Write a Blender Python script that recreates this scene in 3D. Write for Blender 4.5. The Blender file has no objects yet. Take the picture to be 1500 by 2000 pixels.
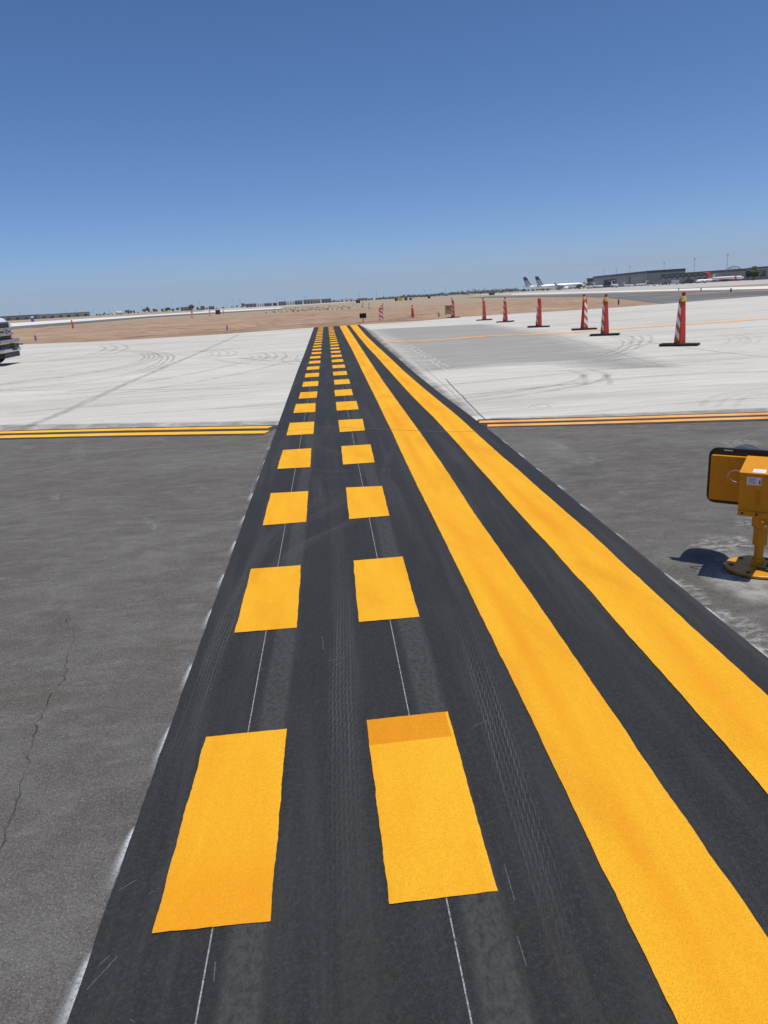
import bpy, bmesh, math, random
from mathutils import Vector, Matrix, noise
R = math.radians
rnd = random.Random(7)
C = bpy.context.scene.collection
S = bpy.context.scene

# ------------------------------------------------------------------ camera, sky, sun, exposure
FPX, PITCH, ROLL, YAW, H = 1450.0, 0.279517, -0.056147, 0.060029, 1.5454
cf = Vector((math.sin(YAW)*math.cos(PITCH), math.cos(YAW)*math.cos(PITCH), -math.sin(PITCH)))
cr0 = Vector((math.cos(YAW), -math.sin(YAW), 0)); cu0 = cr0.cross(cf)
cr = cr0*math.cos(ROLL) + cu0*math.sin(ROLL); cu = cu0*math.cos(ROLL) - cr0*math.sin(ROLL)
cd = bpy.data.cameras.new('camera'); cam = bpy.data.objects.new('camera', cd); C.objects.link(cam)
cd.sensor_fit = 'VERTICAL'; cd.sensor_height = 36.0; cd.lens = FPX*36.0/2000.0
cd.clip_start = 0.05; cd.clip_end = 40000
mw = Matrix((cr, cu, -cf)).transposed().to_4x4(); mw.translation = (0, 0, H)
cam.matrix_world = mw
S.camera = cam

SUN_AZ, SUN_EL = R(117), R(74)                 # azimuth from +Y towards +X
w = bpy.data.worlds.new('World'); S.world = w; w.use_nodes = True
wn = w.node_tree; wn.nodes.clear()
sky = wn.nodes.new('ShaderNodeTexSky'); sky.sky_type = 'NISHITA'; sky.sun_disc = False
sky.sun_elevation = SUN_EL; sky.sun_rotation = SUN_AZ
sky.altitude = 0; sky.air_density = 0.5; sky.dust_density = 0.8; sky.ozone_density = 6.0
hs = wn.nodes.new('ShaderNodeHueSaturation'); hs.inputs['Saturation'].default_value = 1.15; hs.inputs['Value'].default_value = 1.0
bg = wn.nodes.new('ShaderNodeBackground'); bg.inputs['Strength'].default_value = 0.134
wo = wn.nodes.new('ShaderNodeOutputWorld')
tc_ = wn.nodes.new('ShaderNodeTexCoord'); sx_ = wn.nodes.new('ShaderNodeSeparateXYZ'); mx_ = wn.nodes.new('ShaderNodeMath'); mx_.operation = 'MAXIMUM'; mx_.inputs[1].default_value = 0.03; cx_ = wn.nodes.new('ShaderNodeCombineXYZ')
wn.links.new(tc_.outputs['Generated'], sx_.inputs[0]); wn.links.new(sx_.outputs[2], mx_.inputs[0]); wn.links.new(sx_.outputs[0], cx_.inputs[0]); wn.links.new(sx_.outputs[1], cx_.inputs[1]); wn.links.new(mx_.outputs[0], cx_.inputs[2]); wn.links.new(cx_.outputs[0], sky.inputs['Vector'])
wn.links.new(sky.outputs[0], hs.inputs['Color']); wn.links.new(hs.outputs[0], bg.inputs['Color']); wn.links.new(bg.outputs[0], wo.inputs['Surface'])
sl = bpy.data.lights.new('sun', 'SUN'); sl.energy = 4.2; sl.angle = R(0.53); sl.color = (1.0, 0.955, 0.88)
so = bpy.data.objects.new('sun', sl); C.objects.link(so)
sd = Vector((math.sin(SUN_AZ)*math.cos(SUN_EL), math.cos(SUN_AZ)*math.cos(SUN_EL), math.sin(SUN_EL)))
so.rotation_euler = sd.to_track_quat('Z', 'Y').to_euler(); so.location = sd*60
S.view_settings.view_transform = 'Standard'; S.view_settings.look = 'None'
S.view_settings.exposure = 0.0; S.view_settings.gamma = 1.0
S.cycles.max_bounces = 6; S.cycles.transparent_max_bounces = 24

# ------------------------------------------------------------------ surveying: photo measurements turned into ground coordinates
def ray(x, y): return cf*FPX + cr*(x-750) - cu*(y-1000)
def G(x, y):                                       # ground point measured in the photograph
    d = ray(x, y); t = -H/d.z
    return Vector((d.x*t, d.y*t))
def hz(x): return 1000 + (cf.z*FPX + cr.z*(x-750))/cu.z
def far(x, D):                                     # ground point in the direction of column x, D metres out
    d = ray(x, hz(x)); k = D/FPX
    return Vector((d.x*k, d.y*k))
def mpp(D): return D/FPX

# ------------------------------------------------------------------ mesh helpers
class MB:
    def __init__(s): s.v = []; s.f = []; s.m = []; s.uv = []; s.al = []
    def add(s, vs, fs, mi=0, uvs=None, al=None):
        b = len(s.v); s.v += [tuple(p) for p in vs]
        s.al += (al if al is not None else [1.0]*len(vs))
        s.uv += (uvs if uvs is not None else [(0, 0)]*len(vs))
        for f in fs: s.f.append([i+b for i in f]); s.m.append(mi)
        return s
    def box(s, c, d, mi=0, rot=None, taper=1.0, shift=(0, 0)):
        x, y, z = d[0]/2, d[1]/2, d[2]/2; vs = []
        for sz in (-1, 1):
            k = taper if sz > 0 else 1.0; ox, oy = shift if sz > 0 else (0, 0)
            for sx, sy in ((-1, -1), (1, -1), (1, 1), (-1, 1)): vs.append(Vector((sx*x*k+ox, sy*y*k+oy, sz*z)))
        if rot is not None: vs = [rot @ p for p in vs]
        vs = [p + Vector(c) for p in vs]
        return s.add(vs, [(3, 2, 1, 0), (4, 5, 6, 7), (0, 1, 5, 4), (1, 2, 6, 5), (2, 3, 7, 6), (3, 0, 4, 7)], mi)
    def lathe(s, prof, o=(0, 0, 0), ax=(0, 0, 1), n=20, mi=0, sx=1.0, caps=True):
        ax = Vector(ax).normalized(); o = Vector(o)
        a = ax.orthogonal().normalized()
        if abs(ax.z) < .9: a = Vector((0, 0, 1)).cross(ax).normalized()
        b = ax.cross(a); vs = []; fs = []
        for t, r in prof:
            for k in range(n):
                th = 2*math.pi*k/n; vs.append(o + ax*t + a*(r*sx*math.cos(th)) + b*(r*math.sin(th)))
        for i in range(len(prof)-1):
            for k in range(n):
                k2 = (k+1) % n; fs.append((i*n+k, i*n+k2, (i+1)*n+k2, (i+1)*n+k))
        if caps:
            fs.append(tuple(range(n))[::-1]); fs.append(tuple(range((len(prof)-1)*n, len(prof)*n)))
        return s.add(vs, fs, mi)
    def cyl(s, p0, p1, r0, r1=None, n=14, mi=0):
        p0, p1 = Vector(p0), Vector(p1); L = (p1-p0).length
        return s.lathe([(0, r0), (L, r0 if r1 is None else r1)], p0, p1-p0, n, mi)
    def tube(s, pts, r, n=8, mi=0):
        pts = [Vector(p) for p in pts]; vs = []; fs = []
        for i, p in enumerate(pts):
            t = (pts[min(i+1, len(pts)-1)] - pts[max(i-1, 0)]).normalized()
            a = t.cross(Vector((0.13, 0.31, 1))).normalized(); b = t.cross(a)
            for k in range(n):
                th = 2*math.pi*k/n; vs.append(p + a*(r*math.cos(th)) + b*(r*math.sin(th)))
        for i in range(len(pts)-1):
            for k in range(n):
                k2 = (k+1) % n; fs.append((i*n+k, i*n+k2, (i+1)*n+k2, (i+1)*n+k))
        fs.append(tuple(range(n))[::-1]); fs.append(tuple(range((len(pts)-1)*n, len(pts)*n)))
        return s.add(vs, fs, mi)
    def prism(s, poly, d0, d1, fr, mi=0):          # poly (u,v) extruded from d0 to d1; fr(u,v,d) -> point
        n = len(poly); vs = [fr(u, v, d0) for u, v in poly] + [fr(u, v, d1) for u, v in poly]
        fs = [tuple(range(n)), tuple(range(n, 2*n))[::-1]] + [(i, i+n, (i+1) % n+n, (i+1) % n) for i in range(n)]
        return s.add(vs, fs, mi)
    def build(s, name, mats, parent=None, loc=None, smooth=False, bevel=0, seg=2, angle=40, recalc=True):
        me = bpy.data.meshes.new(name); me.from_pydata(s.v, [], s.f)
        if not isinstance(mats, (list, tuple)): mats = [mats]
        for m in mats: me.materials.append(m)
        me.polygons.foreach_set('material_index', s.m)
        if any(u != (0, 0) for u in s.uv):
            ul = me.uv_layers.new(name='UVMap'); vi = [0]*len(me.loops); me.loops.foreach_get('vertex_index', vi)
            ul.data.foreach_set('uv', [c for i in vi for c in s.uv[i]])
        if any(a != 1.0 for a in s.al):
            at = me.attributes.new('cover', 'FLOAT', 'POINT'); at.data.foreach_set('value', s.al)
        if recalc or bevel:
            bm = bmesh.new(); bm.from_mesh(me)
            if recalc: bmesh.ops.recalc_face_normals(bm, faces=bm.faces)
            if bevel:
                es = [e for e in bm.edges if len(e.link_faces) == 2 and e.calc_face_angle(0) > R(angle)]
                bmesh.ops.bevel(bm, geom=es, offset=bevel, segments=seg, affect='EDGES', profile=0.6, clamp_overlap=True)
            bm.to_mesh(me); bm.free()
        if smooth:
            me.polygons.foreach_set('use_smooth', [True]*len(me.polygons))
            me.set_sharp_from_angle(angle=R(angle))
        me.update()
        o = bpy.data.objects.new(name, me); C.objects.link(o)
        if parent is not None: o.parent = parent
        if loc is not None: o.location = loc
        return o
def tag(o, label=None, cat=None, group=None, kind=None):
    if label: o['label'] = label
    if cat: o['category'] = cat
    if group: o['group'] = group
    if kind: o['kind'] = kind
    return o
def thing(name, label, cat, loc=(0, 0, 0), rz=0.0, group=None):
    o = bpy.data.objects.new(name, None); C.objects.link(o); o.empty_display_size = 0.2
    o.location = (loc[0], loc[1], loc[2] if len(loc) > 2 else 0); o.rotation_euler = (0, 0, rz)
    return tag(o, label, cat, group)
def dup(root, loc, rz, label, scale=None):
    def cp(o, par):
        c = o.copy(); C.objects.link(c); c.parent = par
        for ch in list(o.children): cp(ch, c)
        return c
    r = cp(root, None); r.location = (loc[0], loc[1], loc[2] if len(loc) > 2 else 0); r.rotation_euler = (0, 0, rz); r['label'] = label
    if scale: r.scale = (scale,)*3
    return r
def resamp(pts, ys):                               # x as a function of y along a measured edge
    pts = sorted(((p[1], p[0]) for p in pts)); out = []
    for y in ys:
        if y <= pts[0][0]: i = 0
        elif y >= pts[-1][0]: i = len(pts)-2
        else: i = max(k for k in range(len(pts)-1) if pts[k][0] <= y)
        if y < pts[0][0]: out.append(pts[0][1]); continue
        if y > pts[-1][0]: out.append(pts[-1][1]); continue
        (a, xa), (b, xb) = pts[i], pts[i+1]; out.append(xa + (xb-xa)*(y-a)/max(b-a, 1e-6))
    return out
def calm(pts):                                     # even out the reading error of a measured painted edge
    pts = sorted(pts, key=lambda p: p.y); out = []
    dense = []
    for a, b in zip(pts, pts[1:]):
        for i in range(12): dense.append(a.lerp(b, i/12))
    dense.append(pts[-1])
    for p in pts:
        sg = .22*p.y + .15; sw = sx = sy = syy = sxy = 0
        for i in range(len(dense)-1):
            q = dense[i]; ln = (dense[i+1]-q).length; w_ = ln*math.exp(-((q.y-p.y)/sg)**2); d = q.y-p.y
            sw += w_; sx += w_*q.x; sy += w_*d; syy += w_*d*d; sxy += w_*d*q.x
        den = sw*syy-sy*sy; fit = (syy*sx-sy*sxy)/den if abs(den) > 1e-9 else sx/sw
        out.append(Vector((p.x*.28+fit*.72, p.y)))
    return out
def jit(x, y, s, a): return a*noise.noise(Vector((x*s, y*s, 3.7)))

# ------------------------------------------------------------------ materials
class NT:
    def __init__(s, name, rough=0.8, metal=0.0, spec=0.5):
        s.m = bpy.data.materials.new(name); s.m.use_nodes = True; s.t = s.m.node_tree; s.n = s.t.nodes
        s.b = s.n['Principled BSDF']; s.b.inputs['Roughness'].default_value = rough; s.b.inputs['Metallic'].default_value = metal
        s.b.inputs['Specular IOR Level'].default_value = spec
    def L(s, a, b): s.t.links.new(a, b)
    def put(s, sock, v):
        if hasattr(v, 'is_output'): s.L(v, sock)
        elif isinstance(v, (tuple, list)) and len(v) == 3 and sock.type == 'RGBA': sock.default_value = (*v, 1)
        else: sock.default_value = v
    def pos(s): return s.n.new('ShaderNodeNewGeometry').outputs['Position']
    def obj(s): return s.n.new('ShaderNodeTexCoord').outputs['Object']
    def uv(s): return s.n.new('ShaderNodeTexCoord').outputs['UV']
    def xyz(s, v):
        k = s.n.new('ShaderNodeSeparateXYZ'); s.L(v, k.inputs[0]); return k.outputs
    def map(s, v, sc=(1, 1, 1), rot=0.0, loc=(0, 0, 0)):
        k = s.n.new('ShaderNodeMapping'); s.L(v, k.inputs[0]); k.inputs['Scale'].default_value = sc; k.inputs['Rotation'].default_value = (0, 0, rot); k.inputs['Location'].default_value = loc; return k.outputs[0]
    def noise(s, v, scale, det=4.0, rough=0.55, dist=0.0):
        k = s.n.new('ShaderNodeTexNoise'); s.L(v, k.inputs['Vector']); k.inputs['Scale'].default_value = scale; k.inputs['Detail'].default_value = det
        k.inputs['Roughness'].default_value = rough; k.inputs['Distortion'].default_value = dist; return k.outputs['Fac']
    def voro(s, v, scale, feat='F1', out='Distance'):
        k = s.n.new('ShaderNodeTexVoronoi'); k.feature = feat; s.L(v, k.inputs['Vector']); k.inputs['Scale'].default_value = scale; return k.outputs[out]
    def wave(s, v, scale, dist=0.0, det=2.0, dirn='X', dsc=1.0, prof='SIN'):
        k = s.n.new('ShaderNodeTexWave'); k.bands_direction = dirn; k.wave_profile = prof; s.L(v, k.inputs['Vector']); k.inputs['Scale'].default_value = scale
        k.inputs['Distortion'].default_value = dist; k.inputs['Detail'].default_value = det; k.inputs['Detail Scale'].default_value = dsc; return k.outputs['Fac']
    def rng(s, f, a, b, c=0.0, d=1.0):
        k = s.n.new('ShaderNodeMapRange'); k.clamp = True; s.L(f, k.inputs[0])
        for i, x in enumerate((a, b, c, d)): k.inputs[i+1].default_value = x
        return k.outputs[0]
    def ramp(s, f, st):
        k = s.n.new('ShaderNodeValToRGB'); s.L(f, k.inputs[0]); e = k.color_ramp.elements
        while len(e) < len(st): e.new(0.5)
        for i, (p, c) in enumerate(st): e[i].position = p; e[i].color = (*c, 1)
        return k.outputs[0]
    def mix(s, f, a, b, mode='MIX'):
        k = s.n.new('ShaderNodeMix'); k.data_type = 'RGBA'; k.blend_type = mode
        s.put(k.inputs[0], f); s.put(k.inputs[6], a); s.put(k.inputs[7], b); return k.outputs[2]
    def math(s, op, a, b=0.0, clamp=False):
        k = s.n.new('ShaderNodeMath'); k.operation = op; k.use_clamp = clamp; s.put(k.inputs[0], a); s.put(k.inputs[1], b); return k.outputs[0]
    def attr(s, nm='cover'):
        k = s.n.new('ShaderNodeAttribute'); k.attribute_name = nm; return k.outputs['Fac']
    def col(s, v): s.put(s.b.inputs['Base Color'], v); return s
    def rough(s, v): s.put(s.b.inputs['Roughness'], v); return s
    def alpha(s, v): s.put(s.b.inputs['Alpha'], v); return s
    def bump(s, h, dist=0.01, st=1.0):
        k = s.n.new('ShaderNodeBump'); k.inputs['Distance'].default_value = dist; k.inputs['Strength'].default_value = st; s.L(h, k.inputs['Height']); s.L(k.outputs[0], s.b.inputs['Normal']); return s

def simple(name, c, rough=0.6, metal=0.0, var=0.12, sc=6.0, spec=0.5, grime=None):
    n = NT(name, rough, metal, spec); p = n.obj()
    f = n.noise(p, sc, 5)
    a = tuple(x*(1-var) for x in c); b = tuple(min(1, x*(1+var)) for x in c)
    k = n.mix(n.rng(f, .3, .7), a, b)
    if grime: k = n.mix(n.rng(n.noise(p, sc*2.3, 6, .65), .55, .75, 0, .6), k, grime)
    n.col(k); n.rough(n.rng(n.noise(p, sc*3, 3), .3, .7, max(.05, rough-.08), min(1, rough+.08)))
    return n.m

def m_asphalt():
    n = NT('asphalt', .92, 0, .12); p = n.pos()
    big = n.noise(n.map(p, (1, 1.7, 1), .3), .5, 6, .62, 1.0); mid = n.noise(n.map(p, (1.0, 2.4, 1), -.35), 1.5, 7, .66, .9)
    sm = n.noise(n.map(p, (1, 2.0, 1), .45), 4.5, 7, .72, .7); sm2 = n.noise(n.map(p, (.8, 3.0, 1), -.2), 9, 6, .75, .5); fine = n.noise(p, 170, 3, .75); gr = n.noise(p, 420, 2, .6)
    c = n.ramp(n.rng(big, .32, .68), [(0, (.095, .087, .077)), (.5, (.122, .114, .104)), (1, (.155, .147, .136))])
    c = n.mix(n.rng(n.noise(p, .9, 5, .6, .6), .48, .60, 0, .65), c, (.088, .075, .061))
    c = n.mix(n.rng(mid, .37, .50, .65, 0), c, (.076, .069, .061))
    c = n.mix(n.rng(mid, .52, .66, 0, .75), c, (.160, .154, .144))
    c = n.mix(n.rng(sm, .51, .67, 0, .62), c, (.205, .198, .186)); c = n.mix(n.rng(sm, .36, .47, .55, 0), c, (.064, .057, .049))
    c = n.mix(n.rng(sm2, .60, .74, 0, .45), c, (.24, .232, .22))
    c = n.mix(n.rng(fine, .40, .60), n.mix(.40, c, (.024, .022, .020)), n.mix(.26, c, (.27, .26, .245)))
    sp = n.voro(p, 260, 'F1'); spm = n.voro(p, 260, 'F1', 'Color'); sel = n.math('GREATER_THAN', n.xyz(spm)[0], .95)
    c = n.mix(n.math('MULTIPLY', n.math('MULTIPLY', n.math('LESS_THAN', sp, .34), sel), .8), c, (.48, .46, .43))
    c = n.mix(n.rng(gr, .35, .65, 0, .22), c, (.20, .195, .185))
    n.col(c); n.bump(n.math('ADD', fine, n.math('MULTIPLY', gr, .5)), .006, .9)
    return n.m
def m_concrete():
    n = NT('concrete', .82, 0, .35); p = n.pos()
    big = n.noise(n.map(p, (.35, 1, 1), .06), .5, 5, .6, .5); st = n.noise(n.map(p, (.22, 3.2, 1), .05), 2.0, 8, .72, .4)
    st2 = n.noise(n.map(p, (.5, 6, 1), -.04), 2.4, 5, .6); fine = n.noise(p, 40, 4, .7)
    c = n.ramp(n.rng(big, .3, .7), [(0, (.45, .425, .375)), (.5, (.53, .505, .452)), (1, (.60, .578, .53))])
    c = n.mix(n.rng(st, .44, .64, 0, .55), c, (.37, .352, .318))
    c = n.mix(n.rng(st2, .50, .68, 0, .42), c, (.66, .64, .59))
    c = n.mix(n.rng(n.noise(n.map(p, (.12, 1.4, 1), .12), .9, 6, .7, .5), .52, .66, 0, .4), c, (.31, .295, .265))
    c = n.mix(n.rng(fine, .45, .7, 0, .35), c, (.24, .23, .21))
    n.col(c); n.bump(n.math('ADD', st2, n.math('MULTIPLY', fine, .4)), .004, .6)
    return n.m
def m_band():
    n = NT('black sealer paint', .72, 0, .25); p = n.pos()
    big = n.noise(p, .8, 5, .6, .5); fine = n.noise(p, 55, 4, .7); gr = n.noise(p, 190, 2)
    c = n.ramp(n.rng(big, .3, .7), [(0, (.0195, .0197, .0205)), (.6, (.0240, .0243, .0248)), (1, (.031, .0315, .0325))])
    sm = n.noise(n.map(p, (6.0, .35, 1)), 1.2, 6, .65, .3)
    c = n.mix(n.rng(sm, .50, .72, 0, .65), c, (.058, .058, .058))
    c = n.mix(n.rng(n.noise(n.map(p, (3, .6, 1)), 1.7, 5, .6), .58, .74, 0, .35), c, (.040, .036, .032))
    st_ = n.voro(p, 85, 'F1'); c = n.mix(n.rng(st_, .1, .6, .35, 0), c, (.050, .051, .053)); c = n.mix(n.rng(fine, .5, .75, 0, .45), c, (.072, .074, .077))
    ch = n.noise(p, 24, 6, .72, 1.5)
    c = n.mix(n.rng(ch, .66, .70, 0, .8), c, (.008, .008, .009))
    c = n.mix(n.rng(n.noise(p, 33, 5, .75, .8), .73, .77, 0, .45), c, (.22, .22, .21))
    n.col(c); n.rough(n.rng(fine, .3, .7, .62, .84)); n.bump(n.math('ADD', fine, n.math('MULTIPLY', gr, .6)), .009, 1.0)
    return n.m
def m_yellow(name, c0, c1, c2, worn=0.0, far_=False):
    n = NT(name, .78, 0, .12); p = n.pos()
    big = n.noise(n.map(p, (2.2, .5, 1)), 1.5, 4, .6, .4); fine = n.noise(p, 110, 3, .75); gr = n.noise(p, 330, 2, .6)
    c = n.ramp(n.rng(big, .32, .70), [(0, c0), (.55, c1), (1, c2)])
    if not far_:
        c = n.mix(n.rng(gr, .32, .68, .55, 0), c, tuple(x*.55 for x in c2)); c = n.mix(n.rng(n.noise(n.map(p, (3.5, .45, 1)), 1.1, 6, .65, .5), .48, .68, 0, .75), c, (.70, .275, .012)); c = n.mix(n.rng(n.noise(p, 3.2, 8, .75, .6), .62, .76, 0, .35), c, (.42, .20, .03))
        c = n.mix(n.rng(fine, .45, .7, 0, .35), c, c0)
        sp = n.noise(p, 44, 5, .74, .8); c = n.mix(n.rng(sp, .70, .735, 0, .75), c, (.10, .05, .012))
    if not far_: c = n.mix(n.attr(), c, n.mix(n.rng(gr, .35, .65), (.66, .24, .008), (.74, .29, .012)))
    if worn:
        c = n.mix(n.rng(n.noise(n.map(p, (.5, 2, 1)), 3, 6, .7), .5, .68, 0, worn), c, (.40, .37, .32))
    n.col(c); n.bump(n.math('ADD', gr, fine), .0035, .7)
    return n.m
def m_dirt(name='dirt'):
    n = NT(name, .95, 0, .2); p = n.pos(); y = n.xyz(p)[1]
    a = n.noise(n.map(p, (.25, 1, 1), .05), .16, 6, .65, .6); b = n.noise(n.map(p, (.3, 1.4, 1), -.04), .9, 6, .65, .5); f = n.noise(p, 9, 5, .7)
    c = n.ramp(n.rng(a, .3, .72), [(0, (.25, .165, .107)), (.5, (.345, .235, .157)), (1, (.42, .302, .215))])
    c = n.mix(n.rng(b, .5, .72, 0, .7), c, (.43, .315, .225)); c = n.mix(n.rng(b, .30, .46, .8, 0), c, (.19, .122, .078))
    sk = n.noise(n.map(p, (.13, 1.5, 1), .06), .9, 9, .72, .6); c = n.mix(n.rng(sk, .37, .46, .75, 0), c, (.15, .095, .062)); c = n.mix(n.rng(sk, .56, .66, 0, .7), c, (.46, .345, .25))
    c = n.mix(n.rng(f, .5, .75, 0, .4), c, (.19, .125, .085))
    dry = n.ramp(n.noise(n.map(p, (.4, 1, 1)), .05, 5, .6), [(.3, (.27, .215, .155)), (.55, (.33, .27, .20)), (.7, (.25, .225, .135))])
    c = n.mix(n.rng(y, 95, 190, 0, 1), c, dry)
    n.col(c); n.bump(n.math('ADD', b, n.math('MULTIPLY', f, .25)), .22, 1.0)
    return n.m
def m_decal(name, c, fac, sc=9.0, lo=.4, hi=.65, st=(1, 1, 1), rough=.85, uvs=False, edge=0.0):
    n = NT(name, rough, 0, .3); p = n.uv() if uvs else n.pos(); q = n.map(p, st)
    f = n.rng(n.noise(q, sc, 6, .68, .4), lo, hi, 0, fac)
    a = n.math('MULTIPLY', f, n.attr()); n.alpha(a)
    n.col(n.mix(n.noise(q, sc*3, 3), tuple(x*.85 for x in c), tuple(min(1, x*1.15) for x in c)))
    return n.m
def m_tread(name, c, fac, grooves=5.0, pitch=18.0):
    n = NT(name, .85, 0, .3); u = n.uv(); x = n.xyz(u)
    rib = n.wave(n.map(u, (1, 0.0, 1)), grooves*.5, 0, 0)
    zig = n.wave(n.map(u, (1.6, 1, 1), .5), pitch*.33, 1.2, 1, 'Y')
    br = n.rng(n.noise(n.map(u, (1.5, .35, 1)), 2.2, 5, .7), .30, .55)
    a = n.math('MULTIPLY', n.math('MULTIPLY', n.rng(rib, .25, .6), n.rng(zig, .35, .6, .08, 1)), br)
    n.alpha(n.math('MULTIPLY', n.math('MULTIPLY', a, n.attr()), fac)); n.col(c)
    return n.m

M = {}
M['asphalt'] = m_asphalt(); M['concrete'] = m_concrete(); M['band'] = m_band(); M['dirt'] = m_dirt()
M['yellow'] = m_yellow('fresh yellow paint', (.87, .465, .026), (.84, .425, .020), (.74, .315, .014))
M['yellow_dark'] = m_yellow('second coat of orange yellow paint', (.76, .31, .014), (.70, .27, .011), (.62, .22, .008))
M['yellow_far'] = m_yellow('yellow edge paint', (.86, .47, .035), (.82, .43, .03), (.76, .37, .025), far_=True)
M['orange_line'] = m_yellow('faded orange paint', (.80, .40, .11), (.74, .34, .085), (.68, .30, .08), .35, True)
M['far_concrete'] = simple('far concrete', (.62, .60, .56), .85, 0, .08, .02)
M['apron_and_mirage'] = simple('far apron and mirage', (.40, .375, .34), .9, 0, .12, .03)
M['far_asphalt'] = simple('far asphalt', (.125, .125, .125), .9, 0, .3, .05, .3, (.2, .19, .175))
M['shoulder'] = simple('dry shoulder soil', (.27, .225, .175), .95, 0, .15, .06)
M['black_paint'] = simple('black edge paint', (.045, .043, .042), .8, 0, .3, 1.5, .3, (.10, .095, .09))
M['chalk'] = m_decal('chalk', (.48, .50, .52), .68, 90, .30, .58)
M['spray'] = m_decal('pale overspray', (.66, .70, .74), 1.0, 85, .26, .52)
M['rubber_mark'] = m_decal('rubber marks', (.19, .18, .165), .46, 3.0, .30, .70, (1, 1, 1))
M['joint'] = m_decal('joint sealant', (.16, .15, .145), .75, 6, .2, .5)
M['crack'] = m_decal('crack', (.030, .027, .024), .75, 14, .34, .62)
M['grey_film'] = m_decal('grey paint residue', (.32, .316, .30), .85, 1.1, .15, .66, (.3, 2.4, 1))
M['grey_film2'] = m_decal('grey curb film', (.23, .227, .215), .75, 2.0, .3, .6, (1, .5, 1))
M['white_dust'] = m_decal('pale dust', (.46, .45, .42), .75, 14, .46, .66, (1, 1.8, 1))
M['pad'] = m_decal('pale grout', (.34, .332, .30), .92, 6.0, .28, .62)
M['stain'] = m_decal('dark damp stain', (.048, .041, .034), .75, 3.0, .3, .6)
M['pale_stain'] = m_decal('dried silt', (.27, .26, .235), .9, 5.0, .30, .56)
M['tread'] = m_tread('grey tread print', (.115, .116, .117), .75)
M['smear'] = m_decal('grey wheel smear', (.078, .079, .079), .62, 60, .26, .56, (1.0, .6, 1))
M['dot'] = simple('white marking dots', (.66, .65, .62), .85)

# ------------------------------------------------------------------ ground, pavements
def struct(name, mb, mat, **k): return tag(mb.build(name, mat, recalc=False, **k), kind='structure')
mb = MB(); n_ = 96; rr = [0.0, 200, 600, 1500, 4000, 14000]
vs = [(0, 0, -.07)]; fs = []
for r_ in rr[1:]:
    for k in range(n_): a = 2*math.pi*k/n_; vs.append((r_*math.cos(a), r_*math.sin(a), -.07))
for k in range(n_): fs.append((0, 1+k, 1+(k+1) % n_))
for i in range(len(rr)-2):
    for k in range(n_): fs.append((1+i*n_+k, 1+(i+1)*n_+k, 1+(i+1)*n_+(k+1) % n_, 1+i*n_+(k+1) % n_))
mb.add(vs, fs); struct('ground', mb, M['dirt'])

JOINT = [Vector((-60, 17.5))] + [Vector((-25, 13.4))] + [G(0, 841), G(270, 835), G(540, 829.5), G(936, 821.5), G(1200, 814), G(1500, 804.5)] + [Vector((25, 5.7)), Vector((60, 1.6))]
EDGE = [Vector((-90, 52.5)), Vector((-45, 51.2))] + [G(*p) for p in ((29, 673), (200, 666.5), (400, 655), (613, 639.5), (703, 634), (760, 631), (820, 626.7), (900, 619.5), (977, 614), (1080, 608.5), (1208, 600), (1300, 593), (1400, 585), (1500, 577.5))] + [Vector((60, 78)), Vector((100, 98))]
def at_x(line, x):
    for a, b in zip(line, line[1:]):
        if a.x <= x <= b.x: return a.y + (b.y-a.y)*(x-a.x)/(b.x-a.x)
    return line[0].y if x < line[0].x else line[-1].y
def strip(name, lo, hi, z, mat, xs):
    mb = MB(); vs = []; fs = []
    for x in xs: vs += [(x, lo(x), z), (x, hi(x), z)]
    for i in range(len(xs)-1): fs.append((2*i, 2*i+2, 2*i+3, 2*i+1))
    mb.add(vs, fs); return struct(name, mb, mat)
XS = sorted(set([-60+2.0*i for i in range(61)] + [p.x for p in JOINT] + [p.x for p in EDGE if -60 <= p.x <= 60]))
strip('asphalt_pavement', lambda x: -40, lambda x: at_x(JOINT, x), -.004, M['asphalt'], XS)
strip('concrete_pavement', lambda x: at_x(JOINT, x), lambda x: at_x(EDGE, x) + .12*noise.noise(Vector((x*.7, 0, 0))), -.004, M['concrete'], [-60+.5*i for i in range(241)])

def sheet(name, pts, z, mat, kind='structure'):
    mb = MB(); mb.add([(p[0], p[1], z) for p in pts], [tuple(range(len(pts)))]); o = mb.build(name, mat, recalc=False)
    if o.data.polygons[0].normal.z < 0: o.data.flip_normals()
    return tag(o, kind=kind)
# left runway: dark asphalt then pale concrete beyond, running away from left to right
RWN = [Vector((-400, 40)), Vector((-160, 84)), Vector((-52.4, 132)), Vector((-49, 222)), Vector((-33, 236)), Vector((-14, 246))]
RWM = [Vector((-400, 100)), Vector((-180, 141)), Vector((-73.5, 184)), Vector((-66, 296)), Vector((-45, 302)), Vector((-18, 300))]
RWF = [Vector((-520, 230)), Vector((-320, 290)), Vector((-140, 352)), Vector((-100, 440)), Vector((-62, 450)), Vector((-24, 440))]
sheet('runway_shoulder', RWN + RWM[::-1], -.02, M['far_asphalt'])
sheet('runway', RWM + RWF[::-1], -.02, M['far_concrete'])
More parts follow.
